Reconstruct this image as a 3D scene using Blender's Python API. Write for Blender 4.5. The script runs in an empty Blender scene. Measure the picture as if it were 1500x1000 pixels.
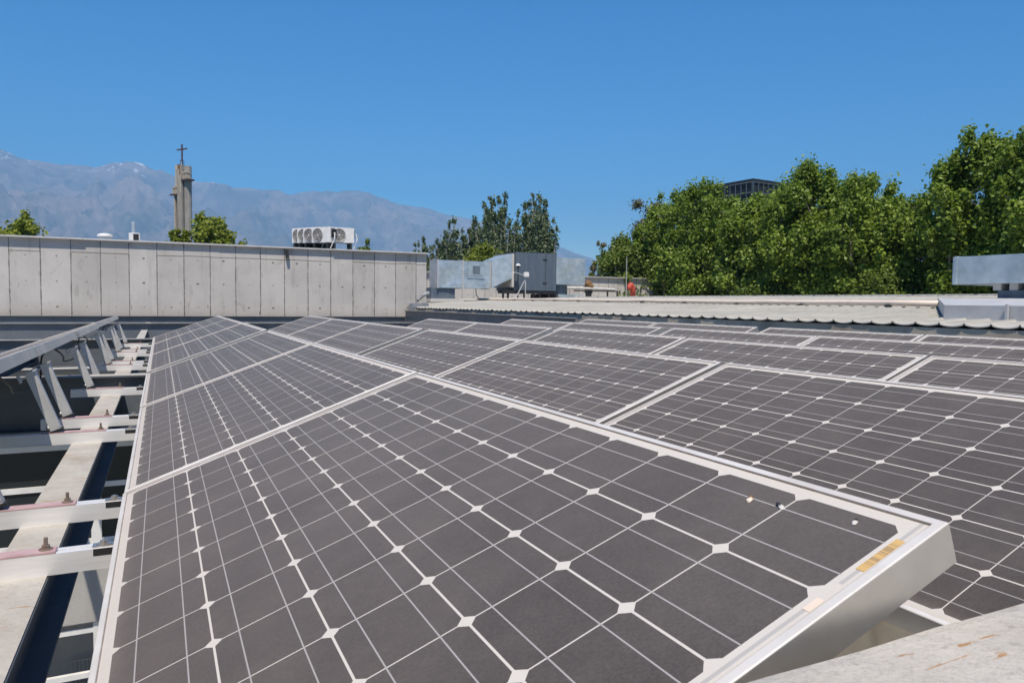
import bpy, bmesh, math, random
import numpy as np
from mathutils import Vector, Matrix, noise
R = math.radians
scene = bpy.context.scene
COL = scene.collection

# ---------------------------------------------------------------- camera
CP = Vector((0.08925, -0.42959, 0.48465))
YAW, PITCH, ROLL, FPX = 0.45268, -0.05293, 0.01159, 1059.07
_f = Vector((math.sin(YAW) * math.cos(PITCH), math.cos(YAW) * math.cos(PITCH), math.sin(PITCH)))
_r = Vector((math.cos(YAW), -math.sin(YAW), 0)); _u = _r.cross(_f)
CR = _r * math.cos(ROLL) + _u * math.sin(ROLL)
CU = -_r * math.sin(ROLL) + _u * math.cos(ROLL)
cd = bpy.data.cameras.new('camera'); cam = bpy.data.objects.new('camera', cd); COL.objects.link(cam)
cam.matrix_world = Matrix(((CR.x, CU.x, -_f.x, CP.x), (CR.y, CU.y, -_f.y, CP.y), (CR.z, CU.z, -_f.z, CP.z), (0, 0, 0, 1)))
cd.sensor_fit = 'HORIZONTAL'; cd.sensor_width = 36; cd.lens = FPX / 1500 * 36
cd.clip_start = 0.02; cd.clip_end = 60000
scene.camera = cam
cd.dof.use_dof = True; cd.dof.focus_distance = 1.7; cd.dof.aperture_fstop = 22

# ---------------------------------------------------------------- sky, sun, exposure
SUN_EL, SUN_AZ = R(62), R(22)            # azimuth measured from -y (behind the camera) towards -x
sdir = Vector((-math.sin(SUN_AZ) * math.cos(SUN_EL), -math.cos(SUN_AZ) * math.cos(SUN_EL), math.sin(SUN_EL)))
w = bpy.data.worlds.new('World'); scene.world = w; w.use_nodes = True
nt = w.node_tree; bg = nt.nodes['Background']
sky = nt.nodes.new('ShaderNodeTexSky'); sky.sky_type = 'NISHITA'; sky.sun_disc = False
sky.sun_elevation = SUN_EL; sky.sun_rotation = math.atan2(sdir.x, sdir.y)
sky.altitude = 100; sky.air_density = 1.15; sky.dust_density = 0.1; sky.ozone_density = 4.0
hsv = nt.nodes.new('ShaderNodeHueSaturation'); hsv.inputs['Saturation'].default_value = 1.95; hsv.inputs['Hue'].default_value = 0.506
nt.links.new(sky.outputs[0], hsv.inputs['Color']); nt.links.new(hsv.outputs[0], bg.inputs[0]); bg.inputs[1].default_value = 0.11
sl = bpy.data.lights.new('sun', 'SUN'); sun = bpy.data.objects.new('sun', sl); COL.objects.link(sun)
sl.energy = 5.0; sl.angle = R(0.53); sl.color = (1.0, 0.90, 0.77)
sun.rotation_euler = sdir.to_track_quat('Z', 'Y').to_euler(); sun.location = (0, 0, 50)
vs = scene.view_settings; vs.view_transform = 'Standard'; vs.look = 'None'; vs.gamma = 1; vs.exposure = 0.54
scene.cycles.max_bounces = 6; scene.cycles.transparent_max_bounces = 8

# ---------------------------------------------------------------- helpers
def ray(px, py):
    return CR * ((px - 750) / FPX) - CU * ((py - 500) / FPX) + _f
def at(px, py, axis, val):
    d = ray(px, py); k = (val - CP[axis]) / d[axis]
    return CP + d * k
def at_dist(px, py, depth):
    return CP + ray(px, py) * depth

def tag(o, label=None, cat=None, group=None, kind=None):
    if label: o['label'] = label
    if cat: o['category'] = cat
    if group: o['group'] = group
    if kind: o['kind'] = kind
    return o
def thing(name, label, cat, loc=(0, 0, 0), rot=(0, 0, 0), group=None):
    o = bpy.data.objects.new(name, None); COL.objects.link(o)
    o.empty_display_size = 0.2
    o.location = loc; o.rotation_euler = rot
    return tag(o, label, cat, group)
def mesh_obj(name, me, mat=None, parent=None):
    o = bpy.data.objects.new(name, me); COL.objects.link(o)
    if mat: me.materials.append(mat)
    if parent: o.parent = parent
    return o
def build(name, bm, mat, parent=None, bevel=0, smooth=False):
    bmesh.ops.recalc_face_normals(bm, faces=bm.faces)
    if bevel:
        es = [e for e in bm.edges if len(e.link_faces) == 2 and e.calc_face_angle(0) > 0.6]
        bmesh.ops.bevel(bm, geom=es, offset=bevel, segments=2, affect='EDGES', clamp_overlap=True)
    me = bpy.data.meshes.new(name); bm.to_mesh(me); bm.free()
    if smooth:
        for p in me.polygons: p.use_smooth = True
    return mesh_obj(name, me, mat, parent)
def NB(): return bmesh.new()
def box(bm, c0, c1, M=None):
    x0, y0, z0 = c0; x1, y1, z1 = c1
    vs_ = [Vector(v) for v in ((x0, y0, z0), (x1, y0, z0), (x1, y1, z0), (x0, y1, z0), (x0, y0, z1), (x1, y0, z1), (x1, y1, z1), (x0, y1, z1))]
    if M: vs_ = [M @ v for v in vs_]
    v = [bm.verts.new(q) for q in vs_]
    for f in ((0, 3, 2, 1), (4, 5, 6, 7), (0, 1, 5, 4), (1, 2, 6, 5), (2, 3, 7, 6), (3, 0, 4, 7)):
        bm.faces.new([v[i] for i in f])
    return bm
def prism(bm, pts, axis, a, b, M=None):
    """closed 2-D outline pts swept from a to b along axis (0/1/2)"""
    def P(p, t):
        q = [0, 0, 0]; o = [i for i in range(3) if i != axis]
        q[axis] = t; q[o[0]] = p[0]; q[o[1]] = p[1]; q = Vector(q)
        return M @ q if M else q
    A = [bm.verts.new(P(p, a)) for p in pts]; B = [bm.verts.new(P(p, b)) for p in pts]
    n = len(pts)
    bm.faces.new(A); bm.faces.new(B[::-1])
    for i in range(n): bm.faces.new((A[i], A[(i + 1) % n], B[(i + 1) % n], B[i]))
    return bm
def tube(bm, pts, radii, seg=8, cap=True):
    pts = [Vector(p) for p in pts]
    if not hasattr(radii, '__len__'): radii = [radii] * len(pts)
    rings = []
    for i, p in enumerate(pts):
        d = (pts[min(i + 1, len(pts) - 1)] - pts[max(i - 1, 0)]).normalized()
        a = Vector((0, 0, 1)) if abs(d.z) < 0.9 else Vector((1, 0, 0))
        s = d.cross(a).normalized(); t = s.cross(d)
        rings.append([bm.verts.new(p + (s * math.cos(k * 2 * math.pi / seg) + t * math.sin(k * 2 * math.pi / seg)) * radii[i]) for k in range(seg)])
    for i in range(len(rings) - 1):
        for k in range(seg):
            bm.faces.new((rings[i][k], rings[i][(k + 1) % seg], rings[i + 1][(k + 1) % seg], rings[i + 1][k]))
    if cap:
        bm.faces.new(rings[0][::-1]); bm.faces.new(rings[-1])
    return bm
def hexbolt(bm, c, r=0.008, h=0.006, stud=0.016, M=None):
    c = Vector(c)
    tube(bm, [c, c + Vector((0, 0, 0.002))], r * 1.7, 14)
    tube(bm, [c + Vector((0, 0, 0.002)), c + Vector((0, 0, 0.002 + h))], r, 6)
    tube(bm, [c + Vector((0, 0, 0.002 + h)), c + Vector((0, 0, 0.002 + h + stud))], r * 0.5, 8)

# ---------------------------------------------------------------- material helpers
def mat(name):
    m = bpy.data.materials.new(name); m.use_nodes = True
    t = m.node_tree; b = t.nodes['Principled BSDF']
    return m, t, b
def N(t, typ, **kw):
    n = t.nodes.new(typ)
    for k, v in kw.items(): setattr(n, k, v)
    return n
def M_(t, op, a, b=None, c=None):
    n = t.nodes.new('ShaderNodeMath'); n.operation = op
    for i, v in enumerate((a, b, c)):
        if v is None: continue
        if hasattr(v, 'is_output'): t.links.new(v, n.inputs[i])
        else: n.inputs[i].default_value = v
    return n.outputs[0]
def mixc(t, fac, a, b, blend='MIX'):
    n = t.nodes.new('ShaderNodeMix'); n.data_type = 'RGBA'; n.blend_type = blend
    for sock, v in ((n.inputs[0], fac), (n.inputs[6], a), (n.inputs[7], b)):
        if hasattr(v, 'is_output'): t.links.new(v, sock)
        elif hasattr(v, '__len__'): sock.default_value = (*v[:3], 1)
        else: sock.default_value = v
    return n.outputs[2]
def noise_n(t, co, scale, detail=6, rough=0.6, sc=None):
    if sc:
        mp = N(t, 'ShaderNodeMapping'); mp.inputs['Scale'].default_value = sc; t.links.new(co, mp.inputs[0]); co = mp.outputs[0]
    n = N(t, 'ShaderNodeTexNoise'); n.inputs['Scale'].default_value = scale
    n.inputs['Detail'].default_value = detail; n.inputs['Roughness'].default_value = rough
    t.links.new(co, n.inputs['Vector']); return n.outputs[0]
def ramp(t, v, lo, hi, a=0.0, b=1.0):
    n = N(t, 'ShaderNodeMapRange'); n.interpolation_type = 'SMOOTHSTEP'
    t.links.new(v, n.inputs[0])
    for i, q in enumerate((lo, hi, a, b)): n.inputs[i + 1].default_value = q
    return n.outputs[0]
def bump(t, b, h, dist=0.01, strength=0.5):
    n = N(t, 'ShaderNodeBump'); n.inputs['Distance'].default_value = dist; n.inputs['Strength'].default_value = strength
    t.links.new(h, n.inputs['Height']); t.links.new(n.outputs[0], b.inputs['Normal'])
def obj_co(t): return N(t, 'ShaderNodeTexCoord').outputs['Object']
def world_co(t): return N(t, 'ShaderNodeNewGeometry').outputs['Position']
def sep(t, co):
    n = N(t, 'ShaderNodeSeparateXYZ'); t.links.new(co, n.inputs[0]); return n.outputs

def simple(name, c0, c1, scale=6, rough=0.6, metal=0.0, r2=None, bumpd=0.0, world=True, sc=None, spots=None):
    """two-tone weathered surface"""
    m, t, b = mat(name); co = world_co(t) if world else obj_co(t)
    n1 = noise_n(t, co, scale, 8, 0.65, sc)
    col = mixc(t, ramp(t, n1, 0.32, 0.68), c0, c1)
    if spots:
        n2 = noise_n(t, co, spots[1], 8, 0.7)
        col = mixc(t, ramp(t, n2, spots[2], spots[2] + 0.08), col, spots[0])
    t.links.new(col, b.inputs['Base Color'])
    b.inputs['Metallic'].default_value = metal
    n3 = noise_n(t, co, scale * 5, 6, 0.7)
    r2 = rough + 0.12 if r2 is None else r2
    t.links.new(ramp(t, n3, 0.3, 0.7, rough, r2), b.inputs['Roughness'])
    if bumpd: bump(t, b, n3, bumpd, 0.6)
    return m

MAT = {}
MAT['alu'] = simple('anodised_aluminium', (0.70, 0.70, 0.69), (0.60, 0.59, 0.57), 9, 0.38, 0.55, 0.5)
MAT['rail'] = simple('mill_aluminium', (0.84, 0.83, 0.81), (0.74, 0.73, 0.72), 5, 0.28, 0.3, 0.38, sc=(1, 12, 12))
MAT['pink'] = simple('red_reflection_tint', (0.42, 0.27, 0.27), (0.50, 0.36, 0.36), 30, 0.5, 0.1)  # reddish reflection on the slide plate, put into its base colour
MAT['zinc'] = simple('galvanised_steel', (0.44, 0.51, 0.53), (0.66, 0.72, 0.73), 2.6, 0.34, 0.7, 0.5)
MAT['zincdull'] = simple('dull_zinc', (0.44, 0.44, 0.43), (0.56, 0.555, 0.54), 4, 0.5, 0.3, 0.65)
MAT['rust'] = simple('rusty_steel', (0.16, 0.09, 0.06), (0.28, 0.24, 0.2), 40, 0.6, 0.4)
MAT['bolt'] = simple('steel_bolt', (0.45, 0.43, 0.40), (0.6, 0.58, 0.55), 60, 0.35, 0.9)
MAT['rubber'] = simple('black_rubber', (0.012, 0.012, 0.013), (0.02, 0.02, 0.02), 20, 0.6)
MAT['beamblue'] = simple('blue_grey_painted_steel', (0.085, 0.100, 0.118), (0.115, 0.130, 0.145), 3, 0.45, 0.0, 0.6, spots=((0.16, 0.16, 0.16), 7, 0.66))
MAT['white'] = simple('white_paint', (0.72, 0.72, 0.70), (0.62, 0.62, 0.60), 5, 0.4)
MAT['pvc'] = simple('cream_pvc', (0.74, 0.62, 0.50), (0.66, 0.55, 0.44), 3, 0.45)
MAT['darkmetal'] = simple('dark_metal', (0.02, 0.02, 0.022), (0.04, 0.04, 0.04), 6, 0.5, 0.3)
MAT['hvac'] = simple('blue_grey_sheet_metal', (0.085, 0.115, 0.150), (0.12, 0.15, 0.18), 2.5, 0.45, 0.25, 0.6, sc=(3, 3, 0.4))
MAT['black'] = simple('black_plastic', (0.01, 0.01, 0.01), (0.02, 0.02, 0.02), 9, 0.5)
MAT['red'] = simple('orange_red_plastic', (0.50, 0.07, 0.035), (0.40, 0.06, 0.04), 6, 0.55)
MAT['ragbrown'] = simple('brown_cloth', (0.22, 0.12, 0.05), (0.14, 0.08, 0.04), 10, 0.9)
MAT['pale'] = simple('pale_tin', (0.55, 0.53, 0.48), (0.45, 0.44, 0.41), 4, 0.6)
MAT['steelcross'] = simple('brown_steel', (0.06, 0.04, 0.045), (0.09, 0.06, 0.06), 3, 0.6)
MAT['fanback'] = simple('grey_brown_metal', (0.14, 0.13, 0.115), (0.19, 0.175, 0.155), 6, 0.6)
MAT['bucket'] = simple('blue_plastic', (0.12, 0.22, 0.33), (0.16, 0.28, 0.40), 6, 0.4)
MAT['tar'] = simple('grey_membrane', (0.20, 0.21, 0.22), (0.34, 0.35, 0.36), 5, 0.4, 0.3, 0.55, 0.01)

def concrete(name, c0, c1, stain, streak=0.35, bumpd=0.003, scale=1.5, rust=False):
    m, t, b = mat(name); co = world_co(t)
    a = noise_n(t, co, scale, 10, 0.65); col = mixc(t, ramp(t, a, 0.3, 0.7), c0, c1)
    s = noise_n(t, co, 2.2, 8, 0.6, (1.6, 1.6, 0.16)); col = mixc(t, M_(t, 'MULTIPLY', ramp(t, s, 0.5, 0.75), streak), col, stain)
    g0 = noise_n(t, co, 170, 4, 0.8); col = mixc(t, M_(t, 'MULTIPLY', ramp(t, g0, 0.5, 0.66), 0.28), col, [v * 0.5 for v in c0])
    g = noise_n(t, co, 60, 5, 0.7); col = mixc(t, M_(t, 'MULTIPLY', ramp(t, g, 0.54, 0.70), 0.5), col, [v * 0.55 for v in c0])
    if rust:
        n = noise_n(t, co, 11, 5, 0.6, (1, 7, 1)); n2 = noise_n(t, co, 3.3, 2, 0.5)
        col = mixc(t, M_(t, 'MULTIPLY', ramp(t, n, 0.625, 0.665), ramp(t, n2, 0.46, 0.54)), col, (0.33, 0.185, 0.085))
    t.links.new(col, b.inputs['Base Color']); b.inputs['Roughness'].default_value = 0.85
    bump(t, b, M_(t, 'ADD', M_(t, 'MULTIPLY', g, 0.5), noise_n(t, co, 14, 6, 0.6)), bumpd, 0.7)
    return m
MAT['conc'] = concrete('grey_concrete', (0.36, 0.35, 0.33), (0.43, 0.42, 0.395), (0.22, 0.20, 0.18))
MAT['slab'] = concrete('pale_rough_concrete', (0.40, 0.372, 0.322), (0.47, 0.442, 0.388), (0.29, 0.27, 0.235), 0.6, 0.010, 7, True)
MAT['fascia'] = concrete('stained_concrete', (0.42, 0.35, 0.26), (0.52, 0.45, 0.35), (0.20, 0.16, 0.115), 0.8)
MAT['beamtop'] = concrete('dusty_painted_flange', (0.44, 0.42, 0.38), (0.36, 0.34, 0.30), (0.28, 0.235, 0.17), 0.8, 0.006, 14, True)

MAT['towerconc'] = concrete('weathered_tower_concrete', (0.25, 0.235, 0.21), (0.33, 0.31, 0.275), (0.13, 0.11, 0.09), 0.7, 0.01, 0.3)
def formwork():
    """board-cast wall: vertical joints every 0.634 m, a top joint, tie holes in rows"""
    m, t, b = mat('formwork_concrete'); co = world_co(t); x, y, z = sep(t, co)
    a = noise_n(t, co, 0.9, 10, 0.65); col = mixc(t, ramp(t, a, 0.3, 0.7), (0.40, 0.385, 0.36), (0.50, 0.48, 0.45))
    s = noise_n(t, co, 2.6, 8, 0.6, (2.0, 2.0, 0.18)); col = mixc(t, M_(t, 'MULTIPLY', ramp(t, s, 0.5, 0.75), 0.45), col, (0.25, 0.23, 0.205))
    pt2 = noise_n(t, co, 0.7, 5, 0.55); col = mixc(t, M_(t, 'MULTIPLY', ramp(t, pt2, 0.52, 0.60), 0.35), col, (0.53, 0.51, 0.48))
    pt3 = noise_n(t, co, 4.5, 6, 0.6, (1, 1, 0.5)); col = mixc(t, M_(t, 'MULTIPLY', ramp(t, pt3, 0.60, 0.68), 0.5), col, (0.27, 0.25, 0.225))
    k = M_(t, 'DIVIDE', M_(t, 'ADD', x, 3.148), 0.634); fl = M_(t, 'FLOOR', k)
    wn = N(t, 'ShaderNodeTexWhiteNoise', noise_dimensions='1D'); t.links.new(fl, wn.inputs[1])
    col = mixc(t, M_(t, 'MULTIPLY', wn.outputs[0], 0.34), col, (0.28, 0.262, 0.238))
    wob = M_(t, 'MULTIPLY', M_(t, 'SUBTRACT', noise_n(t, co, 3, 4), 0.5), 0.03)
    d = M_(t, 'MULTIPLY', M_(t, 'ABSOLUTE', M_(t, 'SUBTRACT', M_(t, 'FRACT', M_(t, 'ADD', M_(t, 'ADD', k, 0.5), wob)), 0.5)), 0.634)
    jw = ramp(t, noise_n(t, co, 5, 4), 0.35, 0.7, 0.006, 0.016)
    joint = M_(t, 'LESS_THAN', d, jw)
    zt = M_(t, 'ADD', 1.60, M_(t, 'MULTIPLY', M_(t, 'SUBTRACT', wn.outputs[0], 0.5), 0.03))
    hj = M_(t, 'MULTIPLY', M_(t, 'LESS_THAN', M_(t, 'ABSOLUTE', M_(t, 'SUBTRACT', z, zt)), 0.009), M_(t, 'GREATER_THAN', wn.outputs[0], 0.25))
    # tie holes in the middle of each board
    dx = M_(t, 'MULTIPLY', M_(t, 'SUBTRACT', M_(t, 'FRACT', k), 0.52), 0.634)
    dz = M_(t, 'MULTIPLY', M_(t, 'SUBTRACT', M_(t, 'FRACT', M_(t, 'DIVIDE', M_(t, 'SUBTRACT', z, -0.04), 0.62)), 0.5), 0.62)
    r2 = M_(t, 'SQRT', M_(t, 'ADD', M_(t, 'MULTIPLY', dx, dx), M_(t, 'MULTIPLY', M_(t, 'MULTIPLY', dz, dz), 2.0)))
    hole = M_(t, 'MULTIPLY', M_(t, 'LESS_THAN', r2, ramp(t, noise_n(t, co, 1.7, 2), 0.4, 0.6, 0.014, 0.034)), M_(t, 'LESS_THAN', z, 1.6))
    drip = noise_n(t, co, 3.2, 4, 0.5, (3.4, 3.4, 0.6))
    low = M_(t, 'MULTIPLY', M_(t, 'LESS_THAN', z, 0.34), ramp(t, drip, 0.655, 0.70))
    dark = M_(t, 'MAXIMUM', M_(t, 'MAXIMUM', joint, hj), M_(t, 'MAXIMUM', hole, low))
    col = mixc(t, M_(t, 'MULTIPLY', ramp(t, z, 0.45, 0.0), 0.35), col, (0.40, 0.345, 0.27))
    col = mixc(t, M_(t, 'MULTIPLY', dark, 0.8), col, (0.075, 0.068, 0.06))
    t.links.new(col, b.inputs['Base Color']); b.inputs['Roughness'].default_value = 0.85
    bump(t, b, M_(t, 'SUBTRACT', noise_n(t, co, 18, 8, 0.6), M_(t, 'MULTIPLY', dark, 2.0)), 0.006, 0.7)
    return m
MAT['form'] = formwork()

# ---------------------------------------------------------------- solar panels
TILT, PITCHX, SGAP, GGAP, W, L = 0.34919, 1.16017, 0.02485, 0.16328, 0.8165, 1.58
FH = 0.044
def glass_material():
    m, t, b = mat('solar_cells_under_glass'); co = obj_co(t); x, y, z = sep(t, co)
    px, py = 0.1280, 0.1270
    mx = (W - (6 * px - 0.0030)) / 2; my = (L - (12 * py - 0.0020)) / 2
    ux = M_(t, 'DIVIDE', M_(t, 'ADD', M_(t, 'SUBTRACT', x, mx), 0.0015), px)
    uy = M_(t, 'DIVIDE', M_(t, 'ADD', M_(t, 'SUBTRACT', y, my), 0.0010), py)
    cx = M_(t, 'MULTIPLY', M_(t, 'ABSOLUTE', M_(t, 'SUBTRACT', M_(t, 'FRACT', ux), 0.5)), px)
    cy = M_(t, 'MULTIPLY', M_(t, 'ABSOLUTE', M_(t, 'SUBTRACT', M_(t, 'FRACT', uy), 0.5)), py)
    inx = M_(t, 'MULTIPLY', M_(t, 'GREATER_THAN', ux, 0), M_(t, 'LESS_THAN', ux, 6))
    iny = M_(t, 'MULTIPLY', M_(t, 'GREATER_THAN', uy, 0), M_(t, 'LESS_THAN', uy, 12))
    inside = M_(t, 'MULTIPLY', inx, iny)
    cell = M_(t, 'MULTIPLY', M_(t, 'LESS_THAN', cx, 0.0625), M_(t, 'LESS_THAN', cy, 0.0625))
    cell = M_(t, 'MULTIPLY', cell, M_(t, 'LESS_THAN', M_(t, 'ADD', cx, cy), 0.1154))
    cell = M_(t, 'MULTIPLY', cell, inside)
    bus = M_(t, 'MULTIPLY', M_(t, 'LESS_THAN', M_(t, 'ABSOLUTE', M_(t, 'SUBTRACT', cx, 0.0315)), 0.0009), inside)
    # end ribbons joining the strings
    e1 = M_(t, 'LESS_THAN', M_(t, 'ABSOLUTE', M_(t, 'SUBTRACT', y, my - 0.0095)), 0.0022)
    e2 = M_(t, 'LESS_THAN', M_(t, 'ABSOLUTE', M_(t, 'SUBTRACT', y, L - my + 0.0095)), 0.0022)
    rib = M_(t, 'MULTIPLY', M_(t, 'MAXIMUM', e1, e2), M_(t, 'LESS_THAN', M_(t, 'ABSOLUTE', M_(t, 'SUBTRACT', M_(t, 'FRACT', M_(t, 'DIVIDE', M_(t, 'ADD', ux, 1.0), 2.0)), 0.5)), 0.42))
    oi = N(t, 'ShaderNodeObjectInfo')
    cellid = N(t, 'ShaderNodeCombineXYZ'); t.links.new(M_(t, 'FLOOR', ux), cellid.inputs[0]); t.links.new(M_(t, 'FLOOR', uy), cellid.inputs[1]); t.links.new(oi.outputs['Random'], cellid.inputs[2])
    wn = N(t, 'ShaderNodeTexWhiteNoise', noise_dimensions='3D'); t.links.new(cellid.outputs[0], wn.inputs[0])
    wco = world_co(t)
    cellc = mixc(t, wn.outputs[0], (0.007, 0.009, 0.014), (0.015, 0.016, 0.020))
    back = (0.55, 0.525, 0.475)
    col = mixc(t, cell, back, cellc)
    col = mixc(t, bus, col, (0.30, 0.30, 0.30))
    col = mixc(t, M_(t, 'MULTIPLY', rib, 0.9), col, (0.36, 0.36, 0.35))
    # dust film: fine grain, blotches, more along the lower frame
    d1 = noise_n(t, wco, 260, 4, 0.75); d2 = noise_n(t, wco, 3.0, 8, 0.65); d3 = noise_n(t, wco, 22, 6, 0.7)
    dust = M_(t, 'ADD', M_(t, 'MULTIPLY', ramp(t, d1, 0.3, 0.7), 0.11), M_(t, 'ADD', M_(t, 'MULTIPLY', ramp(t, d2, 0.3, 0.75), 0.13), M_(t, 'MULTIPLY', ramp(t, d3, 0.4, 0.8), 0.07)))
    dust = M_(t, 'ADD', dust, ramp(t, x, 0.05, 0.008, 0.0, 0.22))
    col = mixc(t, M_(t, 'MULTIPLY', dust, 0.8), col, (0.29, 0.252, 0.22))
    sp = N(t, 'ShaderNodeTexVoronoi'); sp.inputs['Scale'].default_value = 9; t.links.new(wco, sp.inputs['Vector'])
    sel = M_(t, 'GREATER_THAN', sep(t, sp.outputs['Color'])[0], 0.86)
    speck = M_(t, 'MULTIPLY', M_(t, 'LESS_THAN', sp.outputs['Distance'], M_(t, 'MULTIPLY', sep(t, sp.outputs['Color'])[1], 0.022)), sel)
    col = mixc(t, M_(t, 'MULTIPLY', speck, 0.7), col, (0.5, 0.48, 0.44))
    t.links.new(col, b.inputs['Base Color'])
    t.links.new(ramp(t, d3, 0.3, 0.7, 0.42, 0.58), b.inputs['Roughness'])
    b.inputs['IOR'].default_value = 1.13; b.inputs['Specular IOR Level'].default_value = 0.2
    b.inputs['Sheen Weight'].default_value = 0.50; b.inputs['Sheen Roughness'].default_value = 0.6
    b.inputs['Sheen Tint'].default_value = (1.0, 0.80, 0.62, 1)
    bump(t, b, d1, 0.0004, 0.3)
    return m
MAT['glass'] = glass_material()
def frame_material():
    m, t, b = mat('anodised_frame'); co = obj_co(t); wco = world_co(t); x, y, z = sep(t, co)
    n = noise_n(t, wco, 30, 8, 0.7); n2 = noise_n(t, wco, 6, 6, 0.6)
    col = mixc(t, ramp(t, n2, 0.3, 0.7), (0.66, 0.635, 0.59), (0.54, 0.515, 0.47))
    # brown dirt line where the glass meets the frame
    dx = M_(t, 'MINIMUM', x, M_(t, 'SUBTRACT', W, x)); dy = M_(t, 'MINIMUM', y, M_(t, 'SUBTRACT', L, y))
    dd = M_(t, 'MINIMUM', dx, dy)
    line = M_(t, 'MULTIPLY', ramp(t, dd, 0.0088, 0.0105), ramp(t, n, 0.25, 0.6, 0.35, 1.0))
    col = mixc(t, M_(t, 'MULTIPLY', line, 0.8), col, (0.26, 0.19, 0.14))
    col = mixc(t, M_(t, 'MULTIPLY', ramp(t, n, 0.45, 0.75), ramp(t, z, -0.0030, -0.0010, 0.06, 0.35)), col, (0.50, 0.44, 0.37))
    t.links.new(col, b.inputs['Base Color']); t.links.new(ramp(t, z, -0.0030, -0.0010, 0.82, 0.12), b.inputs['Metallic'])
    t.links.new(M_(t, 'MULTIPLY', ramp(t, n2, 0.3, 0.7, 0.92, 1.1), ramp(t, z, -0.0030, -0.0010, 0.30, 0.46)), b.inputs['Roughness'])
    return m
MAT['frame'] = frame_material()
def sticker_material():
    m, t, b = mat('faded_barcode_sticker'); co = obj_co(t); x, y, z = sep(t, co)
    wn = N(t, 'ShaderNodeTexWhiteNoise', noise_dimensions='1D'); t.links.new(M_(t, 'FLOOR', M_(t, 'MULTIPLY', x, 700)), wn.inputs[1])
    bars = M_(t, 'MULTIPLY', M_(t, 'GREATER_THAN', wn.outputs[0], 0.5), M_(t, 'LESS_THAN', M_(t, 'ABSOLUTE', x), 0.022))
    col = mixc(t, M_(t, 'MULTIPLY', bars, 0.55), (0.55, 0.36, 0.13), (0.20, 0.15, 0.10))
    t.links.new(col, b.inputs['Base Color']); b.inputs['Roughness'].default_value = 0.5
    return m
MAT['sticker'] = sticker_material()

def frame_mesh():
    bm = NB()
    prof = [(0, -FH), (0, -0.0012), (0.0012, 0), (0.0102, 0), (0.0110, -0.0030), (0.0118, -0.0062), (0.002, -0.0062), (0.002, -FH + 0.002), (0.028, -FH + 0.002), (0.028, -FH)]
    corners = [((0, 0), (1, 1)), ((W, 0), (-1, 1)), ((W, L), (-1, -1)), ((0, L), (1, -1))]
    rings = []
    for (cx, cy), (sx, sy) in corners:
        rings.append([bm.verts.new((cx + d * sx, cy + d * sy, z)) for d, z in prof])
    n = len(prof)
    for i in range(4):
        a, b = rings[i], rings[(i + 1) % 4]
        for k in range(n): bm.faces.new((a[k], a[(k + 1) % n], b[(k + 1) % n], b[k]))
    return bm
def make_panel():
    t = thing('solar_panel', 'x', 'solar panel')
    build('frame', frame_mesh(), MAT['frame'], t)
    bm = box(NB(), (0.0108, 0.0108, -0.0058), (W - 0.0108, L - 0.0108, -0.0028))
    build('glass', bm, MAT['glass'], t)
    bm = box(NB(), (W * 0.5 - 0.05, L - 0.16, -0.026), (W * 0.5 + 0.05, L - 0.06, -0.0062))
    build('junction_box', bm, MAT['black'], t, 0.003)
    return t
def ypos(j):
    return j * (L + SGAP) + (GGAP - SGAP if j >= 3 else 0)
proto = make_panel()
first = [True]
def place_panel(row, j, label, group):
    if first[0]: o = proto; first[0] = False
    else:
        o = proto.copy(); COL.objects.link(o)
        for ch in proto.children:
            if ch.get('own'): continue
            c = ch.copy(); COL.objects.link(c); c.parent = o
    rnd = random.Random(row * 10 + j + 5)
    o.location = (row * PITCHX + rnd.uniform(-0.002, 0.002), ypos(j) + rnd.uniform(-0.003, 0.003), rnd.uniform(-0.002, 0.002))
    o.rotation_euler = (rnd.uniform(-0.001, 0.001), -TILT + rnd.uniform(-0.002, 0.002), rnd.uniform(-0.0006, 0.0006))
    tag(o, label, 'solar panel', group); return o
ORD = ['nearest the camera', 'second from the camera', 'third from the camera, before the gap', 'fourth from the camera, past the gap', 'fifth from the camera', 'sixth and farthest, towards the concrete wall']
ROWS = {-1: ('solar panel in the leftmost row, ', range(0, 6)),
        0: ('nearest-row dusty solar panel, ', range(0, 6)),
        1: ('second-row solar panel, ', range(0, 6)),
        2: ('third-row solar panel, ', range(0, 5)),
        3: ('fourth-row solar panel, ', range(0, 5)),
        4: ('last-row solar panel by the corrugated roof, ', range(1, 5))}
PAN = {}
for r_, (pre, js) in ROWS.items():
    for j in js:
        PAN[r_, j] = place_panel(r_, j, pre + ORD[j], 'solar panels in tilted rows')
PAN[0, 0]['label'] = 'big foreground solar panel with barcode stickers and droppings at its free corner'
# stickers and droppings on the foreground panel
def on_panel(px, py):
    """point of the foreground panel's plane (local x, y) that the pixel sees"""
    nrm = Vector((-math.sin(TILT), 0, math.cos(TILT))); d = ray(px, py)
    k = -(CP.dot(nrm)) / d.dot(nrm); P = CP + d * k
    return P.x / math.cos(TILT), P.y
def flat_on_panel(name, bm, m, lx, ly, rz=0):
    o = build(name, bm, m, PAN[0, 0]); o.location = (lx, ly, -0.0027); o.rotation_euler = (0, 0, rz); return o
sx_, sy_ = on_panel(1291, 811)
flat_on_panel('sticker', box(NB(), (-0.030, -0.0045, 0), (0.030, 0.0045, 0.0004)), MAT['sticker'], sx_, sy_)
sx_, sy_ = on_panel(1192, 884)
flat_on_panel('sticker', box(NB(), (-0.010, -0.004, 0), (0.010, 0.004, 0.0004)), MAT['pvc'], sx_, sy_)

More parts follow.
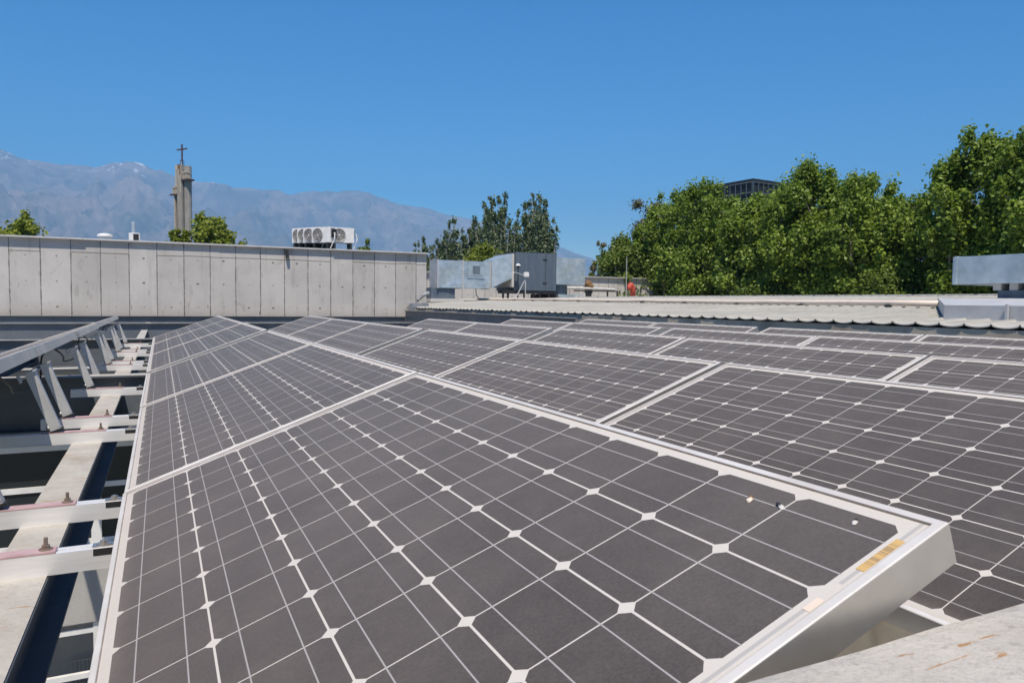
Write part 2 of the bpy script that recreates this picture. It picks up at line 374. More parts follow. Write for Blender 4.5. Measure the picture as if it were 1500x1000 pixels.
# droppings: small lumps lying on the glass, things of their own
def dropping(px, py, pale, label, rz, s=1.0, row=(0, 0)):
    lx, ly = on_panel(px, py); bm = NB()
    bmesh.ops.create_icosphere(bm, subdivisions=3, radius=1)
    for v in bm.verts:
        q = noise.noise(v.co * 2.1 + Vector((px, py, 0))) * 0.35
        v.co = Vector((v.co.x * 0.0055 * (1 + q), v.co.y * 0.0035 * (1 + q), max(v.co.z, -0.2) * 0.0016 * (1 + q))) * s
    bm2 = NB(); bmesh.ops.create_icosphere(bm2, subdivisions=2, radius=1)
    for v in bm2.verts:
        q = noise.noise(v.co * 1.9 + Vector((py, px, 0))) * 0.4
        v.co = Vector((0.0055 + v.co.x * 0.0035 * (1 + q), 0.001 + v.co.y * 0.003, max(v.co.z, -0.2) * 0.0020 * (1 + q))) * s
    t = thing('dropping', label, 'bird dropping', (lx * math.cos(TILT), ly, lx * math.sin(TILT) - 0.002), (0, -TILT, rz), 'dried droppings on the foreground panel')
    build('pale_blob', bm, MAT['pvc'] if pale else MAT['pale'], t, 0, True)
    build('dark_blob', bm2, MAT['ragbrown'] if pale else MAT['black'], t, 0, True)
dropping(1098, 729, True, 'cream and brown dried dropping, leftmost of three near the panel corner', 0.4)
dropping(1145, 740, False, 'black and white dried dropping on a cell edge, middle of three', 1.2)
dropping(1252, 762, False, 'small dark dropping closest to the panel corner', 0.2, 0.8)

# ---------------------------------------------------------------- mounting: rails, legs, beams
ZT = -0.062                 # top of the rails
RAILH = 0.046
def rail_bm():
    """slotted aluminium profile along x, from the raised row's foot to the next row's low edge"""
    bm = NB(); a, h = 0.020, RAILH
    pts = [(-a, -h), (a, -h), (a, 0), (0.006, 0), (0.006, -0.008), (-0.006, -0.008), (-0.006, 0), (-a, 0)]
    prism(bm, pts, 0, -0.40, 0.10); return bm
proto_rail = thing('mounting_rail', 'x', 'rail')
build('profile', rail_bm(), MAT['rail'], proto_rail, 0.0012)
bm = NB()                                                                # end clamp on the low frame
box(bm, (-0.052, -0.014, 0.0), (-0.004, 0.014, 0.003)); hexbolt(bm, (-0.030, 0, 0.003), 0.009, 0.006, 0.002)
build('end_clamp', bm, MAT['bolt'], proto_rail)
build('pad', box(NB(), (-0.050, -0.0203, -0.016), (0.0, 0.0203, -0.0002)), MAT['rubber'], proto_rail)
bm = NB()
box(bm, (-0.345, -0.0203, -0.0005), (-0.12, 0.0205, 0.0045)); build('slide_plate', bm, MAT['pink'], proto_rail, 0.001)
bm = NB(); hexbolt(bm, (-0.140, 0.004, 0.0047), 0.008, 0.008, 0.016); build('bolt', bm, MAT['rust'], proto_rail)
bm = NB(); hexbolt(bm, (-0.312, -0.004, 0.0047), 0.008, 0.008, 0.010); build('bolt', bm, MAT['bolt'], proto_rail)

proto_leg = thing('support_leg', 'x', 'support leg')
# channel post, local z along the post
bm = NB(); hl = 0.262
pts = [(-0.016, -0.028), (0.016, -0.028), (0.016, 0.028), (-0.016, 0.028)]
prism(bm, [(-0.019, -0.015), (0.019, -0.015), (0.019, 0.015), (0.0165, 0.015), (0.0165, -0.0125), (-0.0165, -0.0125), (-0.0165, 0.015), (-0.019, 0.015)], 2, 0.012, hl)
build('post', bm, MAT['alu'], proto_leg, 0.0008)
bm = NB(); box(bm, (0.010, -0.0164, 0.02), (0.0188, -0.0152, hl - 0.012)); build('front_plate', bm, MAT['alu'], proto_leg)
bm = NB(); box(bm, (-0.045, -0.026, hl), (0.024, 0.026, hl + 0.004)); box(bm, (-0.045, -0.026, hl - 0.03), (-0.0415, 0.026, hl - 0.0002))
tube(bm, [(-0.03, -0.028, hl - 0.016), (-0.03, 0.028, hl - 0.016)], 0.004); build('top_bracket', bm, MAT['zincdull'], proto_leg)
bm = NB(); box(bm, (-0.024, -0.020, 0.004), (0.024, 0.020, 0.0118)); build('foot', bm, MAT['darkmetal'], proto_leg)
bm = NB(); tube(bm, [(-0.030, -0.004, 0.03), (-0.0192, -0.004, 0.03)], 0.008, 6); build('bolt', bm, MAT['bolt'], proto_leg)
def copy_thing(src, label, group, loc, rot):
    o = src.copy(); COL.objects.link(o)
    for ch in src.children:
        c = ch.copy(); COL.objects.link(c); c.parent = o
    o.location = loc; o.rotation_euler = rot; o['label'] = label; o['group'] = group
    return o
ridge = (-PITCHX + W * math.cos(TILT), W * math.sin(TILT))
rail_y = []
for j in range(6): rail_y += [ypos(j) + 0.185, ypos(j) + L - 0.195]
nth = ['first', 'second', 'third', 'fourth', 'fifth', 'sixth', 'seventh', 'eighth', 'ninth', 'tenth', 'eleventh', 'twelfth']
for i, yy in enumerate(rail_y):
    if i == 0: continue
    n_ = nth[i - 1]; lr = f'aluminium rail with pinkish slide plate crossing the pale beam, {n_} from the camera'
    ll = f'sloping aluminium leg under the leftmost row, {n_} from the camera'
    if i == 1:
        rl, lg = proto_rail, proto_leg; rl.location = (0.0, yy, ZT); lg.location = (-0.292, yy, ZT + 0.004); lg.rotation_euler = (0, -TILT, 0)
        tag(rl, lr, 'rail', 'aluminium rails across the beam'); tag(lg, ll, 'support leg', 'legs under the leftmost row')
    else:
        copy_thing(proto_rail, lr, 'aluminium rails across the beam', (0, yy, ZT), (0, 0, 0))
        copy_thing(proto_leg, ll, 'legs under the leftmost row', (-0.292, yy, ZT + 0.004), (0, -TILT, 0))
long_me = bpy.data.meshes.new('profile'); bm = NB()
prism(bm, [(-0.020, -RAILH), (0.020, -RAILH), (0.020, 0), (0.006, 0), (0.006, -0.008), (-0.006, -0.008), (-0.006, 0), (-0.020, 0)], 0, -1.15, 0.10)
bmesh.ops.recalc_face_normals(bm, faces=bm.faces); bm.to_mesh(long_me); bm.free(); long_me.materials.append(MAT['rail'])
for o in [o for o in COL.objects if o.name.split('.')[0] == 'profile' and o.parent and 1.3 < o.parent.location.y < 3.1]: o.data = long_me
bm = NB()
for (ya, yb, sag, xo) in ((1.75, 2.95, 0.10, -0.47), (2.95, 4.55, 0.16, -0.50), (4.55, 6.4, 0.14, -0.48), (6.4, 9.4, 0.2, -0.49)):
    tube(bm, [(xo + 0.02 * math.sin(k), ya + (yb - ya) * k / 12, 0.19 - sag * math.sin(math.pi * k / 12)) for k in range(13)], 0.005, 6)
tag(build('cable', bm, MAT['black'], None, 0, True), 'black cable sagging behind the sloping legs of the leftmost row', 'cable')
# the leg and rail of the row farther left that show at the frame's left edge
copy_thing(proto_rail, 'aluminium rail at the far left edge, under a lone sloping leg', 'aluminium rails across the beam', (-PITCHX, rail_y[7], ZT), (0, 0, 0))
copy_thing(proto_leg, 'lone sloping aluminium leg at the far left edge of the photo', 'legs of the row left out of view', (-PITCHX - 0.292, rail_y[7], ZT + 0.004), (0, -TILT, 0))

def ibeam(name, label, p0, p1, top, width, height, tw=0.012, group=None, flange=0.012):
    """I-section between two ground points with its pale dusty top flange"""
    p0 = Vector((p0[0], p0[1], top)); p1 = Vector((p1[0], p1[1], top)); d = p1 - p0; ln = d.length
    t = thing(name, label, 'beam', p0, (0, 0, math.atan2(d.y, d.x)), group)
    build('top_flange', box(NB(), (0, -width / 2, -flange), (ln, width / 2, 0)), MAT['beamblue'], t, 0.002)
    build('top_skin', box(NB(), (0, -width / 2 + 0.002, 0.0002), (ln, width / 2 - 0.002, 0.002)), MAT['beamtop'], t)
    bm = NB(); box(bm, (0, -tw / 2, -height + flange), (ln, tw / 2, -flange)); build('web', bm, MAT['beamblue'], t)
    build('bottom_flange', box(NB(), (0, -width / 2, -height), (ln, width / 2, -height + flange)), MAT['beamblue'], t, 0.002)
    return t
BT = ZT - RAILH - 0.002
CROSS = [4.87, 10.06, 15.1, 20.2]
LB = {-1.35: 'second pale-topped beam running away under the leftmost row', -0.19: 'pale-topped steel beam running away beside the nearest row',
      0.97: 'steel beam under the second row of panels', 2.13: 'steel beam under the third row of panels', 3.29: 'steel beam under the fourth row of panels', 4.45: 'steel beam under the last row of panels'}
for x, lab in LB.items():
    ibeam('steel_beam', lab, (x, 0.05), (x, 20.0), BT, 0.112, 0.20, group='long beams under the rows')
CL = ['steel cross beam in the gap between the near and far panels', 'steel cross beam just past the far end of the panels', 'blue steel cross beam one before the concrete wall', 'blue steel cross beam at the foot of the concrete wall']
for yy, lab, wd, tp in zip(CROSS, CL, (0.13, 0.12, 0.13, 0.14), (-0.008, -0.03, 0.02, 0.052)):
    ibeam('cross_beam', lab, (-9, yy), (6.6, yy), tp, wd, 0.34, group='cross beams of the open canopy')
ibeam('eave_beam', 'blue steel beam with pale top below the corrugated roof eave', (6.58, 10.4), (6.58, 20.1), 0.235, 0.12, 0.36)
# foreground parapet
bm = NB(); nx = 60
def slab_pt(x, y): return 0.200 + 0.004 * noise.noise(Vector((x * 3, y * 3, 0))) + 0.0015 * noise.noise(Vector((x * 14, y * 14, 3)))
x0s, x1s, y0s, y1s = -3.0, 6.4, -0.38, -0.022
ys_ = [y0s, -0.30, -0.22, -0.15, -0.10, -0.06, -0.036, -0.026, y1s]
grid = []
NX = 190
for i in range(NX + 1):
    x = x0s + (x1s - x0s) * i / NX; rowv = []
    for y in ys_:
        yy = y + (0.004 * noise.noise(Vector((x * 9, 5, 0))) + 0.002 * noise.noise(Vector((x * 37, 1, 0))) if y > -0.05 else 0)
        z = slab_pt(x, y) - (0.006 if y == y1s else (0.0015 if y == -0.026 else 0))
        rowv.append(bm.verts.new((x, yy, z)))
    rowv.append(bm.verts.new((x, y1s - 0.001, -0.9))); rowv.append(bm.verts.new((x, y0s, -0.9)))
    grid.append(rowv)
for i in range(NX):
    a, b = grid[i], grid[i + 1]; n = len(a)
    for k in range(n): bm.faces.new((a[k], b[k], b[(k + 1) % n], a[(k + 1) % n]))
bm.faces.new(grid[0]); bm.faces.new(grid[-1][::-1])
o = build('parapet', bm, MAT['slab'], None, 0, False); tag(o, 'pale concrete parapet with rusty streaks in the bottom right corner', 'parapet')

# ---------------------------------------------------------------- ground and courtyard
GZ = -6.2
bm = NB(); bmesh.ops.create_grid(bm, x_segments=8, y_segments=8, size=9000)
g = build('ground', bm, simple('dry_ground', (0.15, 0.15, 0.12), (0.10, 0.12, 0.07), 0.05, 0.9, bumpd=0.02)); g.location = (0, 0, GZ); tag(g, kind='structure')
bm = box(NB(), (-12, 0, GZ + 0.004), (6.9, 20.3, GZ + 0.06)); tag(build('courtyard_floor', bm, MAT['conc']), kind='structure')

def glass_pane_mat():
    m, t, b = mat('dark_window_glass'); b.inputs['Base Color'].default_value = (0.02, 0.024, 0.028, 1); b.inputs['Roughness'].default_value = 0.08
    t.links.new(ramp(t, noise_n(t, world_co(t), 2.0), 0.3, 0.7, 0.05, 0.2), b.inputs['Roughness']); return m
MAT['pane'] = glass_pane_mat()
# the courtyard front that shows between the beams: upper wall, glazing, concrete band, lower glazing
fy = 10.3
t = thing('courtyard_building', 'concrete building front with white window bars, deep below the beams on the left', 'building', (0, fy, GZ))
def rel(z): return z - GZ
bm = NB(); box(bm, (-12, 0.0, rel(-1.10)), (6.5, 9.7, rel(-0.42))); box(bm, (-12, -0.25, rel(-1.22)), (6.5, 0.3, rel(-1.05)))
box(bm, (-12, -0.02, rel(-3.75)), (6.5, 0.3, rel(-2.72))); box(bm, (-12, 2.5, 0.06), (6.5, 9.7, rel(-1.5)))
build('wall', bm, MAT['conc'], t, 0.01)
for k in range(10):
    x = -11.5 + k * 1.8
    bm = NB()
    for z0, z1, zs in ((-2.72, -1.22, (-2.72, -1.98, -1.46)), (GZ + 0.06, -3.75, (-5.85, -5.1, -4.5, -3.9))):
        for xx in (x + 0.03, x + 1.77):
            box(bm, (xx - 0.03, 0.02, rel(z0)), (xx + 0.03, 0.10, rel(z1)))
        for z in zs: box(bm, (x + 0.06, 0.03, rel(z)), (x + 1.74, 0.09, rel(z) + 0.07))
    wf = build('window', bm, MAT['white'], t)
    build('pane', box(NB(), (x + 0.06, 0.055, rel(-2.70)), (x + 1.74, 0.06, rel(-1.25))), MAT['pane'], wf)
# low retaining wall and table in the courtyard seen through the bars
def patio_table(loc, label):
    t = thing('patio_table', label, 'table', loc)
    bm = NB(); tube(bm, [(0, 0, 0.72), (0, 0, 0.75)], 0.42, 32); build('table_top', bm, MAT['pale'], t, 0.004)
    bm = NB(); tube(bm, [(0, 0, 0.03), (0, 0, 0.72)], 0.035, 12); tube(bm, [(0, 0, 0), (0, 0, 0.03)], [0.26, 0.22], 24); build('pedestal', bm, MAT['darkmetal'], t)
    return t
pt_ = at_dist(118, 874, 12.4)
patio_table((pt_.x, pt_.y, GZ + 0.06), 'round pale patio table below, seen through the gap beside the nearest panel')
def wire_chair(loc, rz, label):
    t = thing('patio_chair', label, 'chair', loc, (0, 0, rz))
    bm = NB()
    for sx in (-0.2, 0.2):
        for sy in (-0.2, 0.2): tube(bm, [(sx * 1.1, sy * 1.1, 0), (sx, sy, 0.44)], 0.012, 6)
    build('leg_frame', bm, MAT['darkmetal'], t)
    bm = NB()
    for k in range(8):
        u = -0.2 + k * 0.4 / 7; tube(bm, [(u, -0.2, 0.44), (u, 0.2, 0.44)], 0.006, 6); tube(bm, [(-0.2, u, 0.452), (0.2, u, 0.452)], 0.006, 6)
    build('seat', bm, MAT['pale'], t)
    bm = NB()
    for k in range(8):
        u = -0.2 + k * 0.4 / 7; tube(bm, [(u, 0.21, 0.44), (u, 0.27, 0.86)], 0.006, 6)
    tube(bm, [(-0.2, 0.27, 0.86), (0.2, 0.27, 0.86)], 0.010, 6); build('backrest', bm, MAT['pale'], t)
wire_chair((pt_.x + 0.15, pt_.y - 0.75, GZ + 0.06), 3.1, 'wire patio chair in front of the round table below')

# ---------------------------------------------------------------- concrete building behind (left)
WY, WTOP, WX1 = 20.4, 1.955, 7.34
t = thing('concrete_building', 'long board-cast concrete wall with tie holes and a metal coping, behind the panels', 'building', (0, WY, 0))
bm = NB(); box(bm, (-26, 0.0, GZ), (WX1 - 0.02, 0.22, WTOP - 0.03)); box(bm, (WX1 - 0.24, 0.221, GZ), (WX1 - 0.021, 16, WTOP - 0.031))
box(bm, (-26, 0.221, 1.2), (WX1 - 0.241, 16, 1.42)); box(bm, (-26, 15.7, GZ), (WX1 - 0.241, 16, 1.19)); build('wall', bm, MAT['form'], t)
bm = NB(); rnd = random.Random(3)
# sheet-metal coping: a lap joint every ~3 m with a slightly sagging front lip
x = -26.0
while x < WX1:
    x2 = min(x + 3.05, WX1 + 0.02); dz = rnd.uniform(-0.006, 0.006); dp = rnd.uniform(-0.02, 0.02)
    prism(bm, [(-0.105 + dp, WTOP - 0.034 + dz), (-0.100 + dp, WTOP - 0.034 + dz), (-0.100 + dp, WTOP - 0.012 + dz), (0.30, WTOP - 0.012 + dz), (0.30, WTOP + dz), (-0.105 + dp, WTOP + 0.004 + dz)], 0, x, x2 - 0.004)
    x = x2
build('coping', bm, MAT['zincdull'], t)
# hanging clip on the coping at px 421
bm = NB(); q = at(421, 372, 1, WY - 0.05); box(bm, (q.x - 0.05, -0.15, WTOP - 0.30), (q.x + 0.02, -0.02, WTOP - 0.08)); build('coping_clip', bm, MAT['darkmetal'], t)

# rain hopper, lead flashing and blue bucket where wall and roof meet
bm = NB(); pth = [(6.92, 20.2, 0.40), (6.98, 20.16, 0.55), (7.12, 20.14, 0.68), (7.32, 20.16, 0.76)]
tube(bm, pth, 0.055, 10); bm2 = box(NB(), (6.72, 20.12, 0.18), (7.30, 20.385, 0.44)); 
t = thing('rain_hopper', 'grey crumpled rain hopper at the right end of the concrete wall', 'gutter', (0, 0, 0))
for v in bm2.verts: v.co += Vector((noise.noise(v.co * 3) * 0.06, 0, noise.noise(v.co * 4) * 0.05))
build('hopper', bm2, MAT['tar'], t, 0.02); build('downpipe', bm, MAT['tar'], t)
bm = NB(); tube(bm, [(0, 0, 0), (0, 0, 0.22)], [0.11, 0.14], 20); tube(bm, [(0, 0, 0.2), (0, 0, 0.235)], 0.15, 20)
q = at(616, 466, 1, 19.9); o = build('bucket', bm, MAT['bucket']); o.location = (q.x, 19.9, q.z - 0.12); tag(o, 'small blue bucket hanging at the end of the concrete wall', 'bucket')

# ---------------------------------------------------------------- AC condensers and vents on that roof
def condenser(name_label, loc, rz, s=1.0):
    s *= 0.87
    t = thing('condenser_unit', name_label, 'air conditioner', loc, (0, 0, rz), 'air conditioners on the concrete building')
    w_, d_, h_ = 0.88 * s, 0.36 * s, 0.56 * s
    build('case', box(NB(), (-w_ / 2, -d_ / 2, 0.06), (w_ / 2, d_ / 2, 0.06 + h_)), MAT['white'], t, 0.012)
    bm = NB(); cx = -0.14 * s; cz = 0.06 + h_ / 2
    for k in range(8):
        r = 0.24 * s * (k + 1) / 8
        pts = [(cx + r * math.cos(a * math.pi / 16), -d_ / 2 - 0.012, cz + r * math.sin(a * math.pi / 16)) for a in range(33)]
        tube(bm, pts, 0.003 if k < 7 else 0.010, 5)
    for a in range(6):
        tube(bm, [(cx, -d_ / 2 - 0.012, cz), (cx + 0.24 * s * math.cos(a * math.pi / 3), -d_ / 2 - 0.012, cz + 0.24 * s * math.sin(a * math.pi / 3))], 0.004, 5)
    build('fan_grille', bm, MAT['zincdull'], t)
    bm = NB(); tube(bm, [(cx, -d_ / 2 - 0.004, cz), (cx, -d_ / 2 - 0.0015, cz)], 0.245 * s, 28); build('fan_opening', bm, MAT['fanback'], t)
    bm = NB(); tube(bm, [(cx, -d_ / 2 - 0.016, cz), (cx, -d_ / 2 - 0.006, cz)], 0.025 * s, 14); build('fan_hub', bm, MAT['white'], t)
    build('side_panel', box(NB(), (w_ / 2 - 0.20 * s, -d_ / 2 - 0.006, 0.075), (w_ / 2 - 0.01, -d_ / 2 - 0.0005, 0.05 + h_)), MAT['white'], t)
    build('service_cover', box(NB(), (w_ / 2 + 0.0005, -d_ / 2 + 0.05, 0.25 * s), (w_ / 2 + 0.03, d_ / 2 - 0.05, 0.05 + h_ * 0.9)), MAT['darkmetal'], t)
    for sx in (-1, 1): build('foot', box(NB(), (sx * w_ * 0.35 - 0.03, -d_ / 2 - 0.02, -0.16), (sx * w_ * 0.35 + 0.03, d_ / 2 + 0.02, 0.06)), MAT['darkmetal'], t)
    bm = NB(); tube(bm, [(w_ / 2 + 0.02, -0.02, 0.40 * s), (w_ / 2 + 0.10, -0.05, 0.42 * s), (w_ / 2 + 0.12, -0.08, 0.2 * s), (w_ / 2 - 0.02, -0.12, -0.12)], 0.018, 8); build('pipe', bm, MAT['white'], t)
ay = 23.6
def ac_at(px, y, zpx): return at(px, zpx, 1, y)
q = ac_at(500, ay, 359); condenser('white air conditioner facing the camera, rightmost on the concrete building', (q.x, ay, q.z), 0.08, 1.02)
for k, (px, lab, yy) in enumerate(((475, 'white air conditioner beside the rightmost one, turned left with a round fan', ay + 0.1), (462, 'third white air conditioner from the right in its row', ay + 0.7),
                               (453, 'fourth white air conditioner from the right in its row', ay + 1.3), (445, 'leftmost white air conditioner of the row on the building', ay + 1.9))):
    q = ac_at(px, yy, 359); condenser(lab, (q.x, yy, q.z), -0.95, 1.05)
# timber sleeper bed under them
q0 = ac_at(425, ay + 0.1, 363); q1 = ac_at(528, ay + 0.1, 362)
bm = NB(); box(bm, (q0.x, ay - 0.3, 1.42), (q1.x, ay + 2.4, q0.z - 0.10)); tag(build('plinth', bm, MAT['darkmetal'], None, 0.01), 'low dark plinth carrying the row of air conditioners', 'plinth')
def roof_vent(px, wpx, top, bot, pipe, label):
    y = 24.0; a = at(px - wpx / 2, bot, 1, y); b_ = at(px + wpx / 2, top, 1, y); ww = b_.x - a.x
    t = thing('roof_vent', label, 'vent', (a.x + ww / 2, y, 1.42), (0, 0, 0), 'small vents on the concrete building')
    if pipe:
        build('body', box(NB(), (-ww / 2, -ww / 2, 0), (ww / 2, ww / 2, b_.z - 1.42)), MAT['white'], t, 0.01)
        build('louvre', box(NB(), (-ww * 0.1, -ww / 2 - 0.01, b_.z - 1.42 - 0.24), (ww * 0.4, -ww / 2 - 0.001, b_.z - 1.42 - 0.03)), MAT['black'], t)
        bm = NB(); tube(bm, [(-0.02, 0, b_.z - 1.42), (-0.02, 0, b_.z - 1.42 + 0.34)], 0.055, 12); build('pipe', bm, MAT['zinc'], t)
    else:
        bm = NB(); tube(bm, [(0, 0, 0), (0, 0, b_.z - 1.50)], ww * 0.4, 16); build('body', bm, MAT['white'], t)
        bm = NB(); tube(bm, [(0, 0, b_.z - 1.50), (0, 0, b_.z - 1.44), (0, 0, b_.z - 1.41)], [ww * 0.5, ww * 0.46, ww * 0.2], 20); build('cap', bm, MAT['white'], t)
roof_vent(154, 24, 343, 352, False, 'low white round vent just above the wall coping')
roof_vent(197, 16, 342, 352, True, 'white box vent with a grey pipe on top, above the coping')

# ---------------------------------------------------------------- corrugated roof on the right
XE, ZE, XR, SL = 6.9, 0.327, 16.0, 0.0455
def roof_z(x): return ZE + SL * (x - XE)
P = 0.245
prof = [(0.0, 0.020), (0.03, 0.018), (0.055, 0.003), (0.2, -0.006), (0.35, -0.011), (0.5, -0.013), (0.65, -0.011), (0.8, -0.006), (0.945, 0.003), (0.97, 0.018)]
Y0, Y1 = -4.0, 44.0
t = thing('corrugated_roof', 'low roof of pale grey corrugated sheets with a scalloped eave on the right', 'roof', (0, 0, 0))
bm = NB(); rnd = random.Random(7)
courses = [(XE, 9.05), (8.9, 11.15), (11.0, 13.35), (13.2, XR)]
for ci, (xa, xb) in enumerate(courses):
    prev = None; lift = 0.006 * ci; k = 0; y = Y0
    while y < Y1:
        jit = rnd.uniform(-0.012, 0.012) if ci == 0 else 0
        jz = rnd.uniform(-0.004, 0.004)
        for u, h in prof:
            yy = y + u * P
            top = [bm.verts.new((xa + jit, yy, roof_z(xa) + h + lift + jz)), bm.verts.new((xb, yy, roof_z(xb) + h + lift))]
            bot = [bm.verts.new((xa + jit, yy, roof_z(xa) + h + lift - 0.010 + jz)), bm.verts.new((xb, yy, roof_z(xb) + h + lift - 0.007))]
            if prev:
                pt, pb = prev
                bm.faces.new((pt[0], pt[1], top[1], top[0])); bm.faces.new((pb[0], bot[0], bot[1], pb[1])); bm.faces.new((pt[0], top[0], bot[0], pb[0]))
            prev = (top, bot)
        y += P
def roof_mat():
    m, t, b = mat('fibre_cement_sheet'); co = world_co(t); x, y, z = sep(t, co)
    a = noise_n(t, co, 1.2, 10, 0.65); col = mixc(t, ramp(t, a, 0.3, 0.7), (0.31, 0.30, 0.265), (0.40, 0.39, 0.35))
    s = noise_n(t, co, 3.0, 8, 0.6, (0.3, 3, 1)); col = mixc(t, M_(t, 'MULTIPLY', ramp(t, s, 0.5, 0.72), 0.5), col, (0.27, 0.27, 0.25))
    edge = ramp(t, x, XE + 0.16, XE + 0.02); col = mixc(t, M_(t, 'MULTIPLY', edge, 0.35), col, (0.50, 0.46, 0.38))
    g_ = noise_n(t, co, 12, 6, 0.7); col = mixc(t, M_(t, 'MULTIPLY', ramp(t, g_, 0.62, 0.7), 0.5), col, (0.19, 0.18, 0.16))
    t.links.new(col, b.inputs['Base Color']); b.inputs['Roughness'].default_value = 0.8; bump(t, b, g_, 0.004, 0.5); return m
MAT['roof'] = roof_mat()
build('sheeting', bm, MAT['roof'], t)
# ridge capping
bm = NB(); prism(bm, [(XR - 0.35, roof_z(XR) + 0.035), (XR, roof_z(XR) + 0.055), (XR + 0.35, roof_z(XR) + 0.035), (XR + 0.35, roof_z(XR) + 0.02), (XR, roof_z(XR) + 0.04), (XR - 0.35, roof_z(XR) + 0.02)], 1, Y0, Y1); build('ridge_cap', bm, MAT['roof'], t)
bm = NB(); y = Y0 + 0.4
while y < Y1: tube(bm, [(XR - 0.22, y, roof_z(XR) + 0.03), (XR - 0.22, y, roof_z(XR) + 0.065)], 0.03, 8); y += 0.71
build('ridge_dots', bm, MAT['darkmetal'], t)  # row of small dark cylinders along the ridge cap
bm = NB(); prism(bm, [(XR + 0.2, roof_z(XR) + 0.03), (XR + 9, roof_z(XR) - 0.5), (XR + 9, roof_z(XR) - 0.52), (XR + 0.2, roof_z(XR) - 0.0)], 1, Y0, Y1); build('rear_slope', bm, MAT['roof'], t)
# body of that building
t = thing('side_building', 'stained concrete fascia wall under the corrugated eave, right of the panels', 'building', (0, 0, GZ))
bm = NB(); prism(bm, [(6.918, 0.0), (6.918, rel(0.293)), (7.3, rel(0.292)), (XR, rel(roof_z(XR) - 0.06)), (XR + 8.8, rel(roof_z(XR) - 0.58)), (XR + 8.8, 0)], 1, Y0 + 0.1, Y1 - 0.1)
build('wall', bm, MAT['fascia'], t)

# cream pipe across the roof
t = thing('roof_pipe', 'long cream plastic pipe lying across the corrugated roof', 'pipe', (0, 0, 0))

def on_roof(px, py, h):
    d = ray(px, py); k = (ZE - SL * XE + h + SL * CP.x - CP.z) / (d.z - SL * d.x); return CP + d * k
pA = on_roof(1382, 445.5, 0.07); pB = on_roof(700, 438.0, 0.07); bm = NB(); rnd = random.Random(5)
pts = [pA.lerp(pB, k / 24) + Vector((rnd.uniform(-0.02, 0.02), 0, rnd.uniform(-0.006, 0.010))) for k in range(25)]
tube(bm, pts, 0.042, 12); build('pipe', bm, MAT['pvc'], t, 0, True)
for k in range(1, 24, 2):
    q = pts[k]; build('pipe_block', box(NB(), (q.x - 0.10, q.y - 0.02, roof_z(q.x) + 0.02), (q.x + 0.02, q.y + 0.03, q.z - 0.028)), MAT['darkmetal'], t)  # small dark blocks spaced along the underside of the pipe
# galvanised flashing apron and duct on its curb (right edge)
t = thing('roof_curb', 'low dented grey metal curb on the roof below the right duct', 'curb', (0, 0, 0))
bm = NB()
q_ = [(7.7, 4.56), (10.8, 6.70), (10.8, Y0 + 0.2), (7.7, Y0 + 0.2)]; zt_ = [0.515, 0.640, 0.640, 0.515]
lo = [bm.verts.new((x, y, roof_z(x) - 0.03)) for x, y in q_]; hi = [bm.verts.new((x, y, z)) for (x, y), z in zip(q_, zt_)]
bm.faces.new(lo[::-1]); bm.faces.new(hi)
for i in range(4): bm.faces.new((lo[i], lo[(i + 1) % 4], hi[(i + 1) % 4], hi[i]))
bmesh.ops.subdivide_edges(bm, edges=bm.edges[:], cuts=14, use_grid_fill=True)
for v in bm.verts: v.co += Vector((0.5, 0.2, 1.0)) * (0.009 * noise.noise(v.co * 1.6) + 0.004 * noise.noise(v.co * 4.3))
build('cover', bm, MAT['zincdull'], t)
bm = NB()
for k in range(7):
    y = 3.9 - k * 1.05; box(bm, (7.66, y - 0.012, roof_z(7.7) - 0.02), (7.686, y + 0.012, 0.53))
build('lap_seam', bm, MAT['zincdull'], t)
t = thing('roof_duct', 'long galvanised box duct on a dark curb at the right edge', 'duct', (10.5, 0, 0))
bm = NB(); box(bm, (0, -3.2, 0.832), (0.9, 6.3, 1.228)); build('casing', bm, MAT['zinc'], t, 0.006)
bm = NB()
for y in (6.25, 4.0, 1.7): box(bm, (-0.012, y - 0.02, 0.826), (0.912, y + 0.02, 1.236))
build('seam_flange', bm, MAT['zinc'], t)
bm = NB(); box(bm, (0.12, -3.0, roof_z(10.6)), (0.8, 5.72, 0.74)); build('curb', bm, MAT['hvac'], t, 0.004)
bm = NB()
for k in range(40):
    y = -2.9 + k * 0.22; box(bm, (0.13, y, 0.74), (0.79, y + 0.11, 0.832))
build('curb_louvre', bm, MAT['zincdull'], t)

# ---------------------------------------------------------------- rooftop ventilation plant (middle)
HY = 26.0
def hx(px, y=HY): return at(px, 400, 1, y).x
def hz(px, py, y=HY): return at(px, py, 1, y).z
def quad_sheet(bm, pts, thick):
    pts = [Vector(p) for p in pts]; n = (pts[1] - pts[0]).cross(pts[2] - pts[0]).normalized() * thick
    A = [bm.verts.new(p) for p in pts]; B = [bm.verts.new(p + n) for p in pts]; k = len(pts)
    bm.faces.new(A); bm.faces.new(B[::-1])
    for i in range(k): bm.faces.new((A[i], B[i], B[(i + 1) % k], A[(i + 1) % k]))
def dented(bm, amp=0.02, cuts=6):
    bmesh.ops.subdivide_edges(bm, edges=bm.edges[:], cuts=cuts, use_grid_fill=True)
    for v in bm.verts: v.co += Vector((0, noise.noise(v.co * 1.3) * amp * 2 + noise.noise(v.co * 3.1) * amp, 0))
    return bm
za, zb = hz(680, 382), hz(680, 422)
x0, x1 = hx(640.5), hx(719)
t = thing('supply_duct', 'left pale galvanised box duct with a square vent on the roof', 'duct', (0, HY, 0))
build('casing', dented(box(NB(), (x0, 0, zb), (x1, 0.85, za))), MAT['zinc'], t)
bm = NB()
